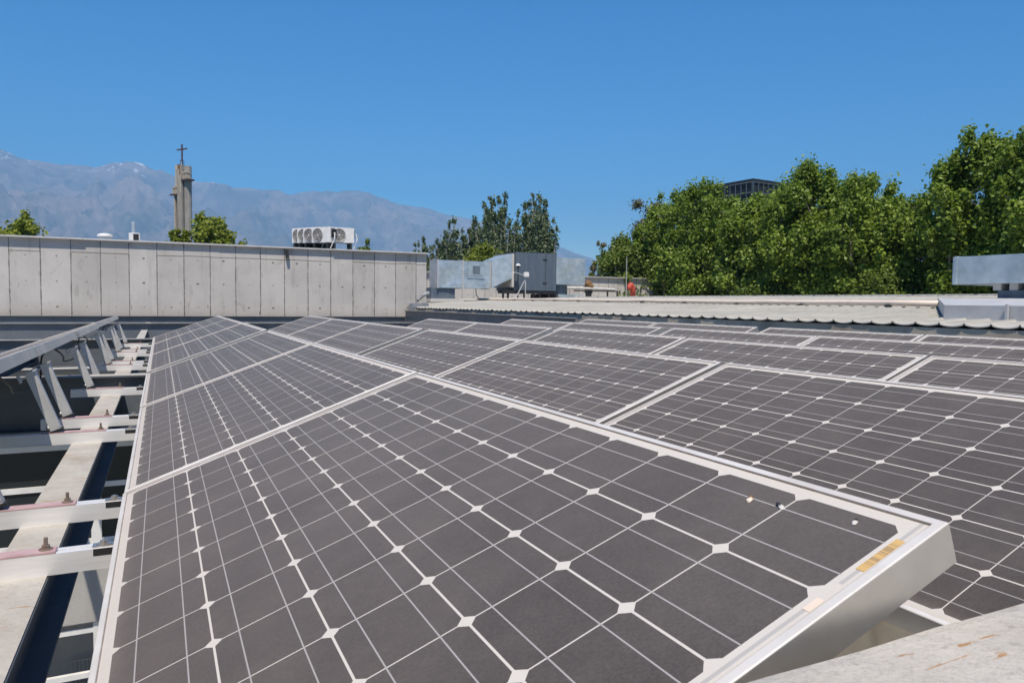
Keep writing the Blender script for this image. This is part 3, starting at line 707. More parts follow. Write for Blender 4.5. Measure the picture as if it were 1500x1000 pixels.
for px in (641, 678, 718): x = hx(px); box(bm, (x - 0.02, -0.035, zb - 0.02), (x + 0.02, 0.87, za + 0.03))
build('seam_flange', bm, MAT['zincdull'], t)
bm = NB(); xa, xb = hx(689), hx(706); zc, zd = hz(697, 404), hz(697, 388)
box(bm, (xa, -0.05, zd - 0.05), (xb, -0.03, zd)); box(bm, (xa, -0.05, zc), (xb, -0.03, zc + 0.05)); box(bm, (xa, -0.05, zc + 0.05), (xa + 0.07, -0.03, zd - 0.05)); box(bm, (xb - 0.07, -0.05, zc + 0.05), (xb, -0.03, zd - 0.05)); box(bm, (xa - 0.12, -0.034, zc - 0.1), (xb + 0.1, -0.026, zd + 0.1))
vf = build('vent', bm, MAT['zinc'], t)
bm = NB()
for k in range(7):
    x = xa + 0.09 + k * (xb - xa - 0.18) / 7; box(bm, (x, -0.044, zc + 0.06), (x + 0.03, -0.032, zd - 0.06))
build('louvre', bm, MAT['hvac'], vf)
# transition piece rising to the fan box
bm = NB(); xa, xb = hx(720), hx(745); z_ = [hz(720, 422), hz(745, 408), hz(745, 373), hz(720, 381)]
A = [(xa, 0, z_[0]), (xb, -0.3, z_[1]), (xb, -0.3, z_[2]), (xa, 0, z_[3])]; B = [(xa, 0.85, z_[0]), (xb, 1.2, z_[1]), (xb, 1.2, z_[2]), (xa, 0.85, z_[3])]
va = [bm.verts.new(p) for p in A]; vb = [bm.verts.new(p) for p in B]
bm.faces.new(va); bm.faces.new(vb[::-1])
for i in range(4): bm.faces.new((va[i], vb[i], vb[(i + 1) % 4], va[(i + 1) % 4]))
build('transition', bm, MAT['zinc'], t)
bm = NB(); box(bm, (xb, -0.33, z_[1] - 0.35), (xb + 0.05, 1.5, z_[2] + 0.03)); box(bm, (xb + 0.07, -0.30, z_[1] - 0.35), (xb + 0.10, 1.5, z_[2] + 0.02)); build('flexible_collar', bm, MAT['pale'], t)
bm = NB(); rz_ = roof_z(hx(650)); box(bm, (hx(633), 0.1, rz_), (hx(668), 0.9, zb)); build('pedestal', bm, MAT['hvac'], t)
bm = NB(); box(bm, (hx(628), -0.25, rz_ + 0.02), (hx(676), 1.1, rz_ + 0.16)); build('curb', bm, MAT['pale'], t, 0.01)
bm = NB(); xc = hx(697); tube(bm, [(xc, -0.02, zb), (xc, -0.06, zb - 0.25), (xc + 0.12, -0.1, zb - 0.42), (xc + 0.4, -0.12, roof_z(xc) + 0.08)], 0.018, 8); build('cable', bm, MAT['black'], t)
# fan box
t = thing('fan_box', 'tall dark blue-grey sheet metal fan box on black legs', 'ventilation unit', (0, HY, 0))
x0, x1 = hx(750), hx(810); za, zb = hz(780, 371), hz(780, 426)
build('case', box(NB(), (x0, -0.3, zb), (x1, 1.5, za)), MAT['hvac'], t, 0.012)
bm = NB(); xm = hx(794); box(bm, (xm, -0.306, zb + 0.02), (xm + 0.012, -0.301, za - 0.02)); build('door_seam', bm, MAT['darkmetal'], t)
for py in (381, 415):
    z = hz(790, py); build('hinge', box(NB(), (xm - 0.12, -0.315, z - 0.03), (xm + 0.06, -0.3015, z + 0.03)), MAT['darkmetal'], t)
for px in (734, 741, 765, 778, 787, 800):
    x = hx(px); build('leg', box(NB(), (x - 0.035, -0.25, roof_z(x)), (x + 0.035, -0.18, zb)), MAT['darkmetal'], t)
bm = NB(); box(bm, (hx(737), -0.27, zb - 0.12), (x1, 0.5, zb - 0.002)); build('base_frame', bm, MAT['darkmetal'], t)
bm = NB(); box(bm, (hx(797), -0.15, roof_z(14) + 0.02), (hx(812), 1.2, zb - 0.125)); build('drain_pan', bm, MAT['black'], t)
# exhaust duct (right)
t = thing('exhaust_duct', 'right pale galvanised box duct standing on a round stub', 'duct', (0, HY, 0))
x0, x1 = hx(811.5), hx(854); za, zb = hz(833, 378), hz(833, 417)
build('casing', dented(box(NB(), (x0, -0.1, zb), (x1, 1.2, za)), 0.012), MAT['zinc'], t)
bm = NB(); box(bm, (x1 - 0.04, -0.14, zb - 0.02), (x1 + 0.01, 1.22, za + 0.02)); build('seam_flange', bm, MAT['zinc'], t)
xc = hx(826); bm = NB(); tube(bm, [(xc, 0.5, roof_z(xc)), (xc, 0.5, zb)], 0.40, 24); build('stub', bm, MAT['hvac'], t)
bm = NB(); box(bm, (hx(815), -0.2, roof_z(xc) + 0.02), (hx(850), 1.2, roof_z(xc) + 0.16)); build('curb', bm, MAT['zinc'], t, 0.01)
# little pole lamps in front of the fan box
def pole_lamp(px, top, label):
    y = HY - 0.8; x = at(px, top, 1, y).x; zt = at(px, top, 1, y).z; zr = roof_z(x)
    t = thing('flood_lamp', label, 'lamp', (x, y, zr), (0, 0, 0), 'little lamps on poles before the fan box')
    bm = NB(); tube(bm, [(0, 0, 0), (0, 0, zt - zr - 0.1)], 0.022, 8); tube(bm, [(-0.45, 0.02, 0.02), (0, 0, (zt - zr) * 0.8)], 0.018, 8); tube(bm, [(0, 0, zt - zr - 0.12), (-0.45, 0, zt - zr + 0.02), (-0.6, 0.02, zt - zr - 0.04)], 0.016, 8); build('pole', bm, MAT['zincdull'], t)
    build('head', box(NB(), (-0.09, -0.10, zt - zr - 0.16), (0.11, 0.04, zt - zr + 0.04)), MAT['white'], t, 0.02)
pole_lamp(770, 400, 'white lamp head on a braced pole before the fan box')
y = HY - 0.7; q = at(759, 388, 1, y)
t = thing('security_camera', 'small white domed camera on a dark post before the fan box', 'camera', (q.x, y, roof_z(q.x)))
bm = NB(); tube(bm, [(0, 0, 0), (0, 0, q.z - roof_z(q.x) - 0.05)], 0.025, 8); build('post', bm, MAT['darkmetal'], t)
bm = NB(); h = q.z - roof_z(q.x); tube(bm, [(0, 0, h - 0.12), (0, 0, h - 0.04)], [0.05, 0.09], 12); build('body', bm, MAT['darkmetal'], t)
bm = NB(); tube(bm, [(0, 0, h - 0.04), (0, 0, h + 0.02), (0, 0, h + 0.05)], [0.10, 0.09, 0.03], 16); build('dome', bm, MAT['white'], t)

# ---------------------------------------------------------------- far parapet, hood, pipe stand, mast
FY = 34.0
a = at(850, 405, 1, FY); b_ = at(964, 408, 1, FY)
t = thing('far_parapet', 'short grey concrete wall with a dark coping beyond the roof ducts', 'wall', (0, FY, 0))
build('wall', box(NB(), (11.0, 0, roof_z(14) - 0.5), (b_.x, 0.25, b_.z - 0.05)), MAT['form'], t)
build('coping', box(NB(), (10.9, -0.16, b_.z - 0.05), (b_.x + 0.1, 0.3, b_.z)), MAT['zincdull'], t)
bm = NB(); q = at(927, 428, 1, 31.0); zr = q.z - 0.25
tube(bm, [(0, 0, 0), (0, 0, 0.45), (-0.1, -0.02, 0.62), (-0.25, -0.05, 0.66)], [0.15, 0.14, 0.13, 0.11], 14); tube(bm, [(-0.25, -0.05, 0.66), (-0.27, -0.055, 0.35)], [0.11, 0.14], 14)
o = build('vent_hood', bm, MAT['red'], None, 0, True); o.location = (q.x, 31.0, zr); tag(o, 'orange-red gooseneck vent hood on the roof', 'vent')
q = at(863, 435, 1, 31.0)
t = thing('pipe_stand', 'low black stand carrying pale pipes beside the right duct', 'stand', (q.x, 31.0, q.z - 0.3))
bm = NB()
for dx in (-0.1, 1.1, 1.7): box(bm, (dx - 0.03, -0.03, 0), (dx + 0.03, 0.03, 0.58))
box(bm, (-0.9, -0.03, 0.58), (1.75, 0.03, 0.64)); build('frame', bm, MAT['darkmetal'], t)
bm = NB(); tube(bm, [(-2.2, 0.1, 0.76), (0.8, 0.1, 0.72), (1.6, 0.1, 0.70)], 0.07, 10); build('pipe', bm, MAT['pale'], t)
q = at(864, 408, 1, 31.2)
t = thing('valve_post', 'black valve post with a brown rag wrapped on top', 'valve', (q.x, 31.3, q.z - 1.2))
bm = NB(); tube(bm, [(0, 0, 0), (0, 0, 0.7)], 0.16, 12); tube(bm, [(-0.2, 0, 0.55), (0.2, 0, 0.55)], 0.09, 10); build('post', bm, MAT['black'], t)
bm = NB(); bmesh.ops.create_icosphere(bm, subdivisions=3, radius=0.26)
for v in bm.verts: v.co = v.co * (1 + 0.4 * noise.noise(v.co * 5)) + Vector((0, 0, 0.85))
build('rag', bm, MAT['ragbrown'], t, 0, True)
q0 = at(917, 437, 1, 30.0); q1 = at(917, 376, 1, 30.0)
bm = NB(); tube(bm, [(0, 0, -0.4), (0, 0, q1.z - q0.z)], [0.022, 0.014], 8); tube(bm, [(0, 0, -0.5), (0, 0, -0.1)], 0.05, 8)
o = build('antenna_mast', bm, MAT['zincdull']); o.location = (q0.x, 30.0, q0.z); tag(o, 'thin grey antenna mast standing before the far concrete wall', 'mast')

# ---------------------------------------------------------------- church tower
D = 150.0
q = at_dist(268, 335, D); top = at_dist(267, 243, D); pxm = D / FPX
t = thing('church_tower', 'slender concrete church tower with balconies and a cross, far left', 'tower', (q.x, q.y, GZ), (0, 0, -YAW - 0.5))
H = top.z - GZ; s = pxm
bm = NB(); tube(bm, [(-3.5 * s, 0, 0), (-3.5 * s, 0, H - 6 * s)], 5.5 * s, 12, True); build('shaft', bm, MAT['towerconc'], t)
bm = NB(); box(bm, (-12.5 * s, -5 * s, 0), (-10.6 * s, 5 * s, H - 42 * s)); box(bm, (-10.5 * s, -4 * s, H - 40 * s), (1.5 * s, 5 * s, H)); build('shaft', bm, MAT['fascia'], t)
bm = NB(); tube(bm, [(9.5 * s, 2 * s, 0), (9.5 * s, 2 * s, H - 2 * s)], 5.2 * s, 12); box(bm, (4.6 * s, -6 * s, 0), (6.2 * s, -3.0 * s, H - 1 * s)); build('shaft', bm, MAT['towerconc'], t)
bm = NB(); tube(bm, [(3.0 * s, -3 * s, 0), (3.0 * s, -3 * s, H + 4 * s)], 0.5 * s, 8); build('pole', bm, MAT['zincdull'], t)
for cx, zz in ((13, H - 24 * s), (-12, H - 44 * s)):
    bm = NB(); prism(bm, [(cx * s - 7 * s, zz), (cx * s + 7.5 * s, zz + 0.6 * s), (cx * s + 7.5 * s, zz + 2.6 * s), (cx * s - 7 * s, zz + 2.6 * s)], 1, -7 * s, 5 * s) if cx > 0 else prism(bm, [(cx * s - 7.5 * s, zz + 0.6 * s), (cx * s + 7 * s, zz), (cx * s + 7 * s, zz + 2.6 * s), (cx * s - 7.5 * s, zz + 2.6 * s)], 1, -7 * s, 5 * s)
    bl = build('balcony', bm, MAT['steelcross'], t)
    bm = NB(); x_ = cx * 0.9 * s
    for dx in (-2.2, 2.2): box(bm, (x_ + dx * s - 0.9 * s, -6.0 * s, zz + 2.7 * s), (x_ + dx * s + 0.9 * s, 2.5 * s, zz + 11 * s))
    box(bm, (x_ - 3.6 * s, -6.5 * s, zz + 11 * s), (x_ + 3.6 * s, 3 * s, zz + 13 * s)); build('belfry', bm, MAT['fascia'], t)
bm = NB(); box(bm, (1.6 * s, -1.5 * s, 0), (4.5 * s, 2 * s, H - 8 * s)); box(bm, (-10.5 * s, -2.5 * s, 0), (-8.8 * s, 2 * s, H - 43 * s)); build('gap_shade', bm, MAT['steelcross'], t)  # solid dark boxes stand in for shade in the gaps between shafts
bm = NB(); box(bm, (-4.5 * s, -4.6 * s, H - 14 * s), (1.0 * s, -4.05 * s, H + 0.5 * s)); build('top_panel', bm, MAT['ragbrown'], t)
ct = at_dist(267, 213, D).z - GZ
bm = NB(); box(bm, (-0.9 * s, -0.8 * s, H), (0.9 * s, 0.8 * s, ct)); box(bm, (-11 * s, -0.79 * s, ct - 8 * s), (-0.9 * s, 0.79 * s, ct - 6.2 * s)); box(bm, (0.9 * s, -0.79 * s, ct - 8 * s), (11 * s, 0.79 * s, ct - 6.2 * s)); build('cross', bm, MAT['steelcross'], t)
bm = NB()
for a in range(4): tube(bm, [(2.5 * s * math.cos(a * 1.57 + .8), 2.5 * s * math.sin(a * 1.57 + .8), H - 1 * s), (2.5 * s * math.cos(a * 1.57 + .8), 2.5 * s * math.sin(a * 1.57 + .8), H + 7 * s)], 0.3 * s, 6)
for zz in (3, 7): tube(bm, [(2.5 * s * math.cos(a * math.pi / 8), 2.5 * s * math.sin(a * math.pi / 8), H + zz * s) for a in range(17)], 0.25 * s, 6)
build('guard_cage', bm, MAT['steelcross'], t)

# ---------------------------------------------------------------- dark office block behind the trees
D = 95.0
q = at_dist(1103, 265, D)
t = thing('office_building', 'dark glass office building rising behind the treetops', 'building', (q.x, q.y, GZ), (0, 0, -YAW - 0.02))
H = q.z - GZ; s = D / FPX
ex_ = Vector((55 * s, 1.6 * s * 8)); 
bm = NB()
pts = [(0, 0), (8.0, 5.0), (1.0, 18), (-7.0, 11.0)]
prism(bm, pts, 2, 0, H); build('wall', bm, MAT['black'], t)
bm = NB()
for (p0, p1) in ((pts[0], pts[1]), (pts[3], pts[0])):
    p0, p1 = Vector((*p0, 0)), Vector((*p1, 0)); d = (p1 - p0); n = int(d.length / 0.9); nn = Vector((d.y, -d.x, 0)).normalized() * 0.12
    for k in range(n + 1):
        c = p0 + d * (k / n) + nn
        tube(bm, [c + Vector((0, 0, H - 9)), c + Vector((0, 0, H))], 0.06, 4)
    for z in (0.15, 1.5, 2.6, 4.0, 5.4, 6.8): tube(bm, [p0 + nn + Vector((0, 0, H - z)), p1 + nn + Vector((0, 0, H - z))], 0.07, 4)
build('facade_grid', bm, MAT['hvac'], t)
bm = NB(); prism(bm, [(p[0] * 1.02, p[1] * 1.01 - 0.15) for p in pts], 2, H + 0.002, H + 0.3); build('roof', bm, MAT['darkmetal'], t)

# ---------------------------------------------------------------- trees
def leaf_mat(name, c_dark, c_light, trans=0.42, rough=0.45):
    m, t, b = mat(name); geo = N(t, 'ShaderNodeNewGeometry')
    n = noise_n(t, geo.outputs['Position'], 0.5, 4, 0.6)
    v = M_(t, 'ADD', M_(t, 'MULTIPLY', geo.outputs['Random Per Island'], 0.65), M_(t, 'MULTIPLY', ramp(t, n, 0.3, 0.7), 0.35))
    col = mixc(t, v, c_dark, c_light); t.links.new(col, b.inputs['Base Color']); b.inputs['Roughness'].default_value = rough
    b.inputs['Specular IOR Level'].default_value = 0.35
    tr = N(t, 'ShaderNodeBsdfTranslucent'); t.links.new(mixc(t, 0.5, col, (0.16, 0.26, 0.03)), tr.inputs[0])
    mx = N(t, 'ShaderNodeMixShader'); mx.inputs[0].default_value = trans
    t.links.new(b.outputs[0], mx.inputs[1]); t.links.new(tr.outputs[0], mx.inputs[2])
    t.links.new(mx.outputs[0], t.nodes['Material Output'].inputs[0]); return m
LEAF = {'plane': leaf_mat('plane_tree_leaf', (0.075, 0.13, 0.014), (0.30, 0.41, 0.055)),
        'yellow': leaf_mat('bright_leaf', (0.14, 0.19, 0.02), (0.30, 0.33, 0.035), 0.4),
        'poplar': leaf_mat('poplar_leaf', (0.065, 0.098, 0.042), (0.20, 0.25, 0.14), 0.3),
        'brown': leaf_mat('olive_brown_leaf', (0.10, 0.10, 0.045), (0.19, 0.165, 0.085), 0.2),
        'green': leaf_mat('fresh_leaf', (0.08, 0.12, 0.018), (0.20, 0.26, 0.04), 0.35)}
BARK = simple('bark', (0.19, 0.165, 0.13), (0.32, 0.29, 0.24), 2.5, 0.9, bumpd=0.02)
BARKP = simple('pale_bark', (0.30, 0.28, 0.24), (0.42, 0.40, 0.36), 2.5, 0.9, bumpd=0.02)

def leaves_mesh(name, C, S, rng, n, size, up=0.45, droop=0.0):
    """n folded leaf polygons scattered round clump centres C (k,3) with radii S (k,3)"""
    k = len(C); wts = S.prod(axis=1) ** 0.62; wts /= wts.sum()
    idx = rng.choice(k, n, p=wts)
    d = rng.normal(size=(n, 3)); d /= np.linalg.norm(d, axis=1, keepdims=True)
    rad = np.clip(np.abs(rng.normal(size=n)) * 0.45 + rng.random(n) * 0.45, 0, 1.5)
    P_ = C[idx] + d * S[idx] * rad[:, None]
    nrm = d * 0.7 + np.array([0, 0, up]) + rng.normal(size=(n, 3)) * 0.55
    nrm /= np.linalg.norm(nrm, axis=1, keepdims=True)
    a = np.cross(nrm, rng.normal(size=(n, 3))); a /= np.linalg.norm(a, axis=1, keepdims=True)
    if droop: a[:, 2] -= droop; a /= np.linalg.norm(a, axis=1, keepdims=True)
    b = np.cross(nrm, a); b /= np.linalg.norm(b, axis=1, keepdims=True)
    l = size * rng.uniform(0.6, 1.25, n)[:, None]; w_ = l * rng.uniform(0.55, 0.85, n)[:, None]
    fold = nrm * l * 0.14
    v0 = P_ - a * l * 0.5; v1 = P_ + b * w_ * 0.5 + fold - a * l * 0.08; v2 = P_ + a * l * 0.5 - fold * 0.5; v3 = P_ - b * w_ * 0.5 + fold - a * l * 0.08
    V = np.stack([v0, v1, v2, v3], axis=1).reshape(-1, 3)
    i0 = np.arange(n) * 4
    F = np.stack([i0, i0 + 1, i0 + 2, i0, i0 + 2, i0 + 3], axis=1).reshape(-1)
    me = bpy.data.meshes.new(name); me.vertices.add(4 * n); me.vertices.foreach_set('co', V.ravel().astype(np.float32))
    me.loops.add(6 * n); me.loops.foreach_set('vertex_index', F.astype(np.int32))
    me.polygons.add(2 * n); me.polygons.foreach_set('loop_start', (np.arange(2 * n) * 3).astype(np.int32))
    me.update(calc_edges=True); me.validate(); return me

def tree(name, label, base, height, rx, cz0, kind, n, leaf, seed, clumps=80, ry=None, group=None, style='round', bark=None, crad=None, twigs=0.5):
    """trunk with limbs reaching the leaf clumps; base = ground point; height above ground; crown from cz0 to height"""
    n = int(n * (3.1 if style == 'round' else 2.8)); leaf = leaf * (0.78 if style == 'round' else 0.9); rng = np.random.default_rng(seed); rnd = random.Random(seed); ry = ry or rx
    t = thing(name, label, 'tree', base, (0, 0, 0), group)
    ch = (height - cz0) / 2; cc = np.array([0, 0, cz0 + ch])
    C, S = [], []
    if style == 'round':
        while len(C) < clumps:
            d = rng.normal(size=3); d /= np.linalg.norm(d)
            rr = rng.uniform(0.25, 1.0) ** 0.6
            lob = 1 + 0.30 * noise.noise(Vector(d) * 1.7 + Vector((seed, 0, 0)))
            p = cc + d * np.array([rx, ry, ch]) * rr * lob * 0.90
            r = rng.uniform(0.26, 0.46) * (crad or 1.0) * min(rx, ch) * (1.15 - 0.35 * rr)
            C.append(p); S.append([r, r, r * rng.uniform(0.65, 0.95)])
        for _ in range(int(clumps * twigs)):                       # twigs sticking out of the outline
            d = rng.normal(size=3); d[2] = abs(d[2]) * 1.2; d /= np.linalg.norm(d)
            p = cc + d * np.array([rx, ry, ch]) * rng.uniform(0.86, 0.99)
            r = rng.uniform(0.10, 0.20) * min(rx, ch); C.append(p); S.append([r, r, r * 1.5])
    else:                                                  # columnar: upright plumes
        for k in range(clumps):
            a = rng.uniform(0, 2 * math.pi); q_ = math.sqrt(rng.uniform(0, 1)); bx, by = rx * q_ * math.cos(a), ry * q_ * math.sin(a)
            hh = height * (1 - 0.30 * q_ * rng.uniform(0.3, 1.0))
            m_ = 9
            for i in range(m_):
                u = i / (m_ - 1); z = cz0 + (hh - cz0) * u
                r = (0.34 * (1 - u) ** 0.6 + 0.16) * (crad or 1.0)
                C.append([bx * (0.55 + 0.45 * u) + rng.normal() * 0.12, by * (0.55 + 0.45 * u) + rng.normal() * 0.12, z]); S.append([r, r, r * 2.1])
    C = np.array(C); S = np.array(S)
    bm = NB(); tr_ = height * 0.016 + 0.05
    if style == 'round':
        lean = Vector((rnd.uniform(-.06, .06), rnd.uniform(-.06, .06), 1)); fork = cz0 + ch * 0.35
        tp = [Vector((0, 0, 0)), lean * (fork * 0.5) + Vector((0.05, 0, 0)), lean * fork, lean * (cz0 + ch * 1.2)]
        tube(bm, tp, [tr_ * 1.3, tr_, tr_ * 0.8, tr_ * 0.35], 9)
        for i in range(clumps, len(C)):
            c = Vector(C[i]); j = int(np.argmin(((C[:clumps] - C[i]) ** 2).sum(axis=1)))
            tube(bm, [Vector(C[j]), c], [tr_ * 0.10, tr_ * 0.04], 5)
        for i in range(min(clumps, 26)):
            c = Vector(C[i]); s_ = tp[1].lerp(tp[3], 0.25 + 0.7 * rnd.random() * max(0.05, min(1, (c.z - cz0 * 0.8) / (2 * ch))))
            mid = s_.lerp(c, 0.5) + Vector((rnd.uniform(-.3, .3), rnd.uniform(-.3, .3), -0.12 * (c - s_).length))
            tube(bm, [s_, mid, c], [tr_ * 0.42, tr_ * 0.26, tr_ * 0.08], 6)
    else:
        for k in range(clumps):
            p0, p1 = Vector(C[k * 9]), Vector(C[k * 9 + 8]); g0 = Vector((p0.x * 0.25, p0.y * 0.25, 0))
            tube(bm, [g0, p0, p0.lerp(p1, 0.5), p1], [tr_ * 0.6, tr_ * 0.42, tr_ * 0.25, 0.01], 6)
    build('trunk', bm, bark or BARK, t)
    me = leaves_mesh('crown', C, S, rng, n, leaf, droop=0.6 if kind in ('poplar', 'brown') else 0.25)
    mesh_obj('crown', me, LEAF[kind], t); return t

def tree_at(name, label, px, top, dist_axis, val, rpx, kind, n, leaf, seed, bottom=-1.5, **kw):
    """tree whose axis stands where column px meets the plane axis=val"""
    d = ray(px, 440); k = (val - CP[dist_axis]) / d[dist_axis]; P0 = CP + d * k
    zt = (CP + ray(px, top) * k).z; rr = rpx * k / FPX
    return tree(name, label, (P0.x, P0.y, GZ), zt - GZ, rr, bottom - GZ, kind, n, leaf, seed, **kw)

GR = 'trees beyond the corrugated roof'
tree_at('plane_tree', 'tallest green tree, cut by the right edge of the photo', 1530, 160, 0, 26, 84, 'plane', 16000, 0.21, 11, group=GR)
tree_at('plane_tree', 'tall pointed green tree with a double top, second from the right edge', 1430, 194, 0, 26.5, 76, 'plane', 25000, 0.21, 12, group=GR)
tree_at('plane_tree', 'lower green tree filling the dip left of the tall pointed tree', 1325, 288, 0, 27.5, 72, 'plane', 16000, 0.22, 13, group=GR)
tree_at('plane_tree', 'green tree with a wispy top, right of the dome-topped tree', 1262, 258, 0, 27, 70, 'plane', 16000, 0.22, 14, group=GR)
tree_at('plane_tree', 'dome-topped green tree right of the dark office building', 1188, 240, 0, 27, 74, 'plane', 19000, 0.22, 15, group=GR)
tree_at('plane_tree', 'green tree standing just below the dark office building', 1105, 285, 0, 27, 66, 'plane', 15000, 0.23, 16, group=GR)
tree_at('plane_tree', 'dense green tree left of the dark office building', 1035, 269, 0, 27, 68, 'plane', 17000, 0.23, 17, group=GR)
tree_at('plane_tree', 'green tree at the left end of the dense mass', 975, 283, 0, 27, 52, 'plane', 13000, 0.24, 18, group=GR)
tree_at('plane_tree', 'short bright green tree leaning over the far concrete wall', 916, 345, 0, 25, 46, 'green', 9000, 0.24, 19, group=GR)
tree_at('eucalyptus_tree', 'brownish thin-leaved tree poking out at the left of the green mass', 945, 281, 0, 40, 26, 'brown', 7500, 0.26, 20, clumps=40, twigs=0, crad=1.35, group=GR)
tree_at('young_tree', 'sparse brownish tree with a bare top above the far concrete wall', 884, 345, 0, 30, 20, 'brown', 2400, 0.2, 21, clumps=22, twigs=0.2, crad=1.1, group=GR)
tree_at('shrub', 'light green bush low before the dense trees', 1290, 395, 0, 24.8, 44, 'green', 4500, 0.19, 22, bottom=-2, group=GR)
tree_at('shrub', 'light green bush low beside the pointed tree', 1115, 402, 0, 25.2, 50, 'green', 4500, 0.19, 23, bottom=-2, group=GR)
GP = 'upright trees behind the roof ducts'
tree_at('poplar_tree', 'tall upright dark tree with a split top above the left duct', 728, 282, 1, 64, 42, 'poplar', 20000, 0.30, 31, style='col', clumps=24, group=GP, bark=BARKP, crad=1.6)
tree_at('poplar_tree', 'broad upright dark tree right behind the fan box', 782, 285, 1, 64, 38, 'poplar', 22000, 0.30, 32, style='col', clumps=30, group=GP, bark=BARKP, crad=1.5)
tree_at('poplar_tree', 'shorter upright grey-green tree left of the tall split-topped one', 666, 320, 1, 66, 28, 'poplar', 13000, 0.30, 33, style='col', clumps=24, group=GP, bark=BARKP, crad=1.2)
tree_at('poplar_tree', 'sparse low upright tree at the right end of the concrete wall', 625, 340, 1, 68, 20, 'poplar', 7000, 0.30, 34, style='col', clumps=16, group=GP, bark=BARKP, crad=1.0)
tree_at('poplar_tree', 'narrow upright tree between the split-topped one and the shorter one', 700, 318, 1, 67, 16, 'poplar', 8000, 0.30, 35, style='col', clumps=14, group=GP, bark=BARKP, crad=1.4)
tree_at('shrub', 'bright yellow-green bush above the left duct', 716, 356, 1, 46, 38, 'yellow', 4500, 0.24, 36, group=GP, clumps=34)
GL = 'treetops showing over the concrete wall'
tree_at('leafy_tree', 'bright green treetop at the left edge over the wall', 4, 286, 1, 48, 56, 'yellow', 6000, 0.36, 41, group=GL, clumps=36, twigs=0.15)
tree_at('leafy_tree', 'bright green treetop beside the church tower', 315, 314, 1, 48, 48, 'yellow', 6500, 0.36, 42, group=GL, clumps=34)
tree_at('leafy_tree', 'small bright treetop left of the church tower base', 262, 331, 1, 48, 20, 'yellow', 2500, 0.36, 43, group=GL, clumps=20)
tree_at('leafy_tree', 'tiny green treetop just right of the box vent', 213, 347, 1, 50, 9, 'yellow', 900, 0.34, 44, group=GL, clumps=12)
tree_at('leafy_tree', 'dark green treetop right of the air conditioners', 537, 352, 1, 60, 17, 'green', 2600, 0.34, 45, group=GL, clumps=20)
tree_at('leafy_tree', 'small dark treetop far between the fan box and far wall', 873, 372, 1, 75, 12, 'green', 1500, 0.4, 46, group=GL, clumps=14)

# ---------------------------------------------------------------- mountains
SIL = [(-700, 300), (-400, 255), (-150, 222), (0, 218), (28, 229), (70, 237), (100, 239), (145, 242), (188, 237), (215, 243), (245, 252), (285, 264), (322, 267), (350, 274), (400, 279), (430, 282), (470, 279), (500, 279), (545, 284), (585, 299), (625, 303), (660, 314), (700, 322), (745, 336), (800, 353), (850, 372), (880, 381), (930, 398), (1000, 412), (1200, 425), (1700, 440), (2300, 440)]
def sil(px):
    for (a, ha), (b, hb) in zip(SIL, SIL[1:]):
        if a <= px <= b: return ha + (hb - ha) * (px - a) / (b - a)
    return 440
NA, ND = 620, 120; D0, D1 = 3600.0, 7600.0
V = []; px_a, px_b = -700, 2200
for i in range(NA + 1):
    th = math.atan((px_a - 750) / FPX) + (math.atan((px_b - 750) / FPX) - math.atan((px_a - 750) / FPX)) * i / NA
    px = 750 + FPX * math.tan(th); yaw = YAW + th
    e = sil(px); hy = 500 + FPX * math.tan(PITCH) + (px - 750) * math.tan(ROLL)
    elev = (hy - e) / FPX * math.cos(th)
    crest = elev * D1
    for j in range(ND + 1):
        u = j / ND * 1.12; d = D0 + (D1 - D0) * u
        X = math.sin(yaw) * d; Y = math.cos(yaw) * d
        q = Vector((X / 1500, Y / 1500, 0.3))
        rdg = 1 - abs(noise.fractal(q, 0.9, 2.1, 6)) * 1.6
        fine = noise.fractal(q * 7, 0.8, 2.2, 6)
        base = u ** 1.5 if u <= 1 else 1 - (u - 1) * 3.0
        amp = math.sin(min(u, 1) * math.pi) ** 0.8
        h = crest * (base + amp * 0.46 * (rdg - 0.55)) + crest * 0.055 * fine * (0.35 + amp)
        if u > 1: h = crest * base
        # nearer dark spur at the far left
        sp = max(0, 1 - abs(u - 0.28) / 0.22) * max(0, (150 - px) / 900) * 900
        h = max(h, sp * (0.55 + 0.3 * rdg)) if sp > 0 else h
        V.append((X, Y, GZ - 12 + max(h, 0)))
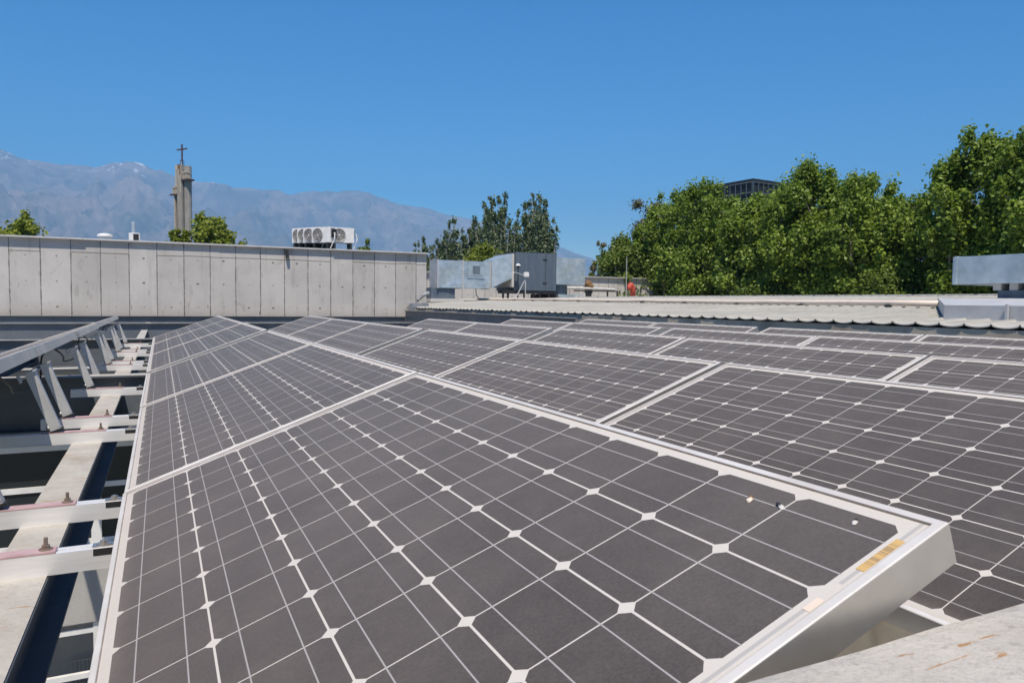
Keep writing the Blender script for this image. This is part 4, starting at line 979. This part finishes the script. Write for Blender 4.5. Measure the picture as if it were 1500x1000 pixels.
F = [(i * (ND + 1) + j, (i + 1) * (ND + 1) + j, (i + 1) * (ND + 1) + j + 1, i * (ND + 1) + j + 1) for i in range(NA) for j in range(ND)]
me = bpy.data.meshes.new('mountains'); me.from_pydata(V, [], F)
for p in me.polygons: p.use_smooth = True
def mount_mat():
    m, t, b = mat('dry_mountain'); co = world_co(t); x, y, z = sep(t, co)
    a = noise_n(t, co, 0.0022, 10, 0.62); f = noise_n(t, co, 0.012, 8, 0.7)
    col = mixc(t, ramp(t, a, 0.35, 0.65), (0.25, 0.195, 0.175), (0.10, 0.095, 0.085))
    col = mixc(t, ramp(t, f, 0.5, 0.72), col, (0.04, 0.045, 0.032))
    st = noise_n(t, co, 0.006, 8, 0.65, (1, 1, 0.35)); col = mixc(t, M_(t, 'MULTIPLY', ramp(t, st, 0.55, 0.68), 0.6), col, (0.32, 0.27, 0.23))
    sn = noise_n(t, co, 0.016, 8, 0.7, (1, 1, 0.3)); hi = ramp(t, z, 820, 1350)
    snow = M_(t, 'MULTIPLY', ramp(t, M_(t, 'ADD', sn, M_(t, 'MULTIPLY', hi, 0.14)), 0.665, 0.71), hi)
    col = mixc(t, snow, col, (0.8, 0.82, 0.85))
    t.links.new(col, b.inputs['Base Color']); b.inputs['Roughness'].default_value = 0.95; b.inputs['Specular IOR Level'].default_value = 0.1
    bump(t, b, f, 60.0, 0.5); return m
o = mesh_obj('mountains', me, mount_mat()); tag(o, kind='structure')

# ---------------------------------------------------------------- haze
bm = box(NB(), (-9000, -9000, GZ - 13.5), (9000, 9000, 1480))
hm = bpy.data.materials.new('air'); hm.use_nodes = True; ht = hm.node_tree
ht.nodes.remove(ht.nodes['Principled BSDF']); pv = N(ht, 'ShaderNodeVolumePrincipled')
pv.inputs['Color'].default_value = (0.31, 0.63, 1.0, 1); pv.inputs['Density'].default_value = 1.85e-4; pv.inputs['Anisotropy'].default_value = -0.3
ht.links.new(pv.outputs[0], ht.nodes['Material Output'].inputs['Volume'])
o = build('haze', bm, hm); tag(o, kind='stuff')
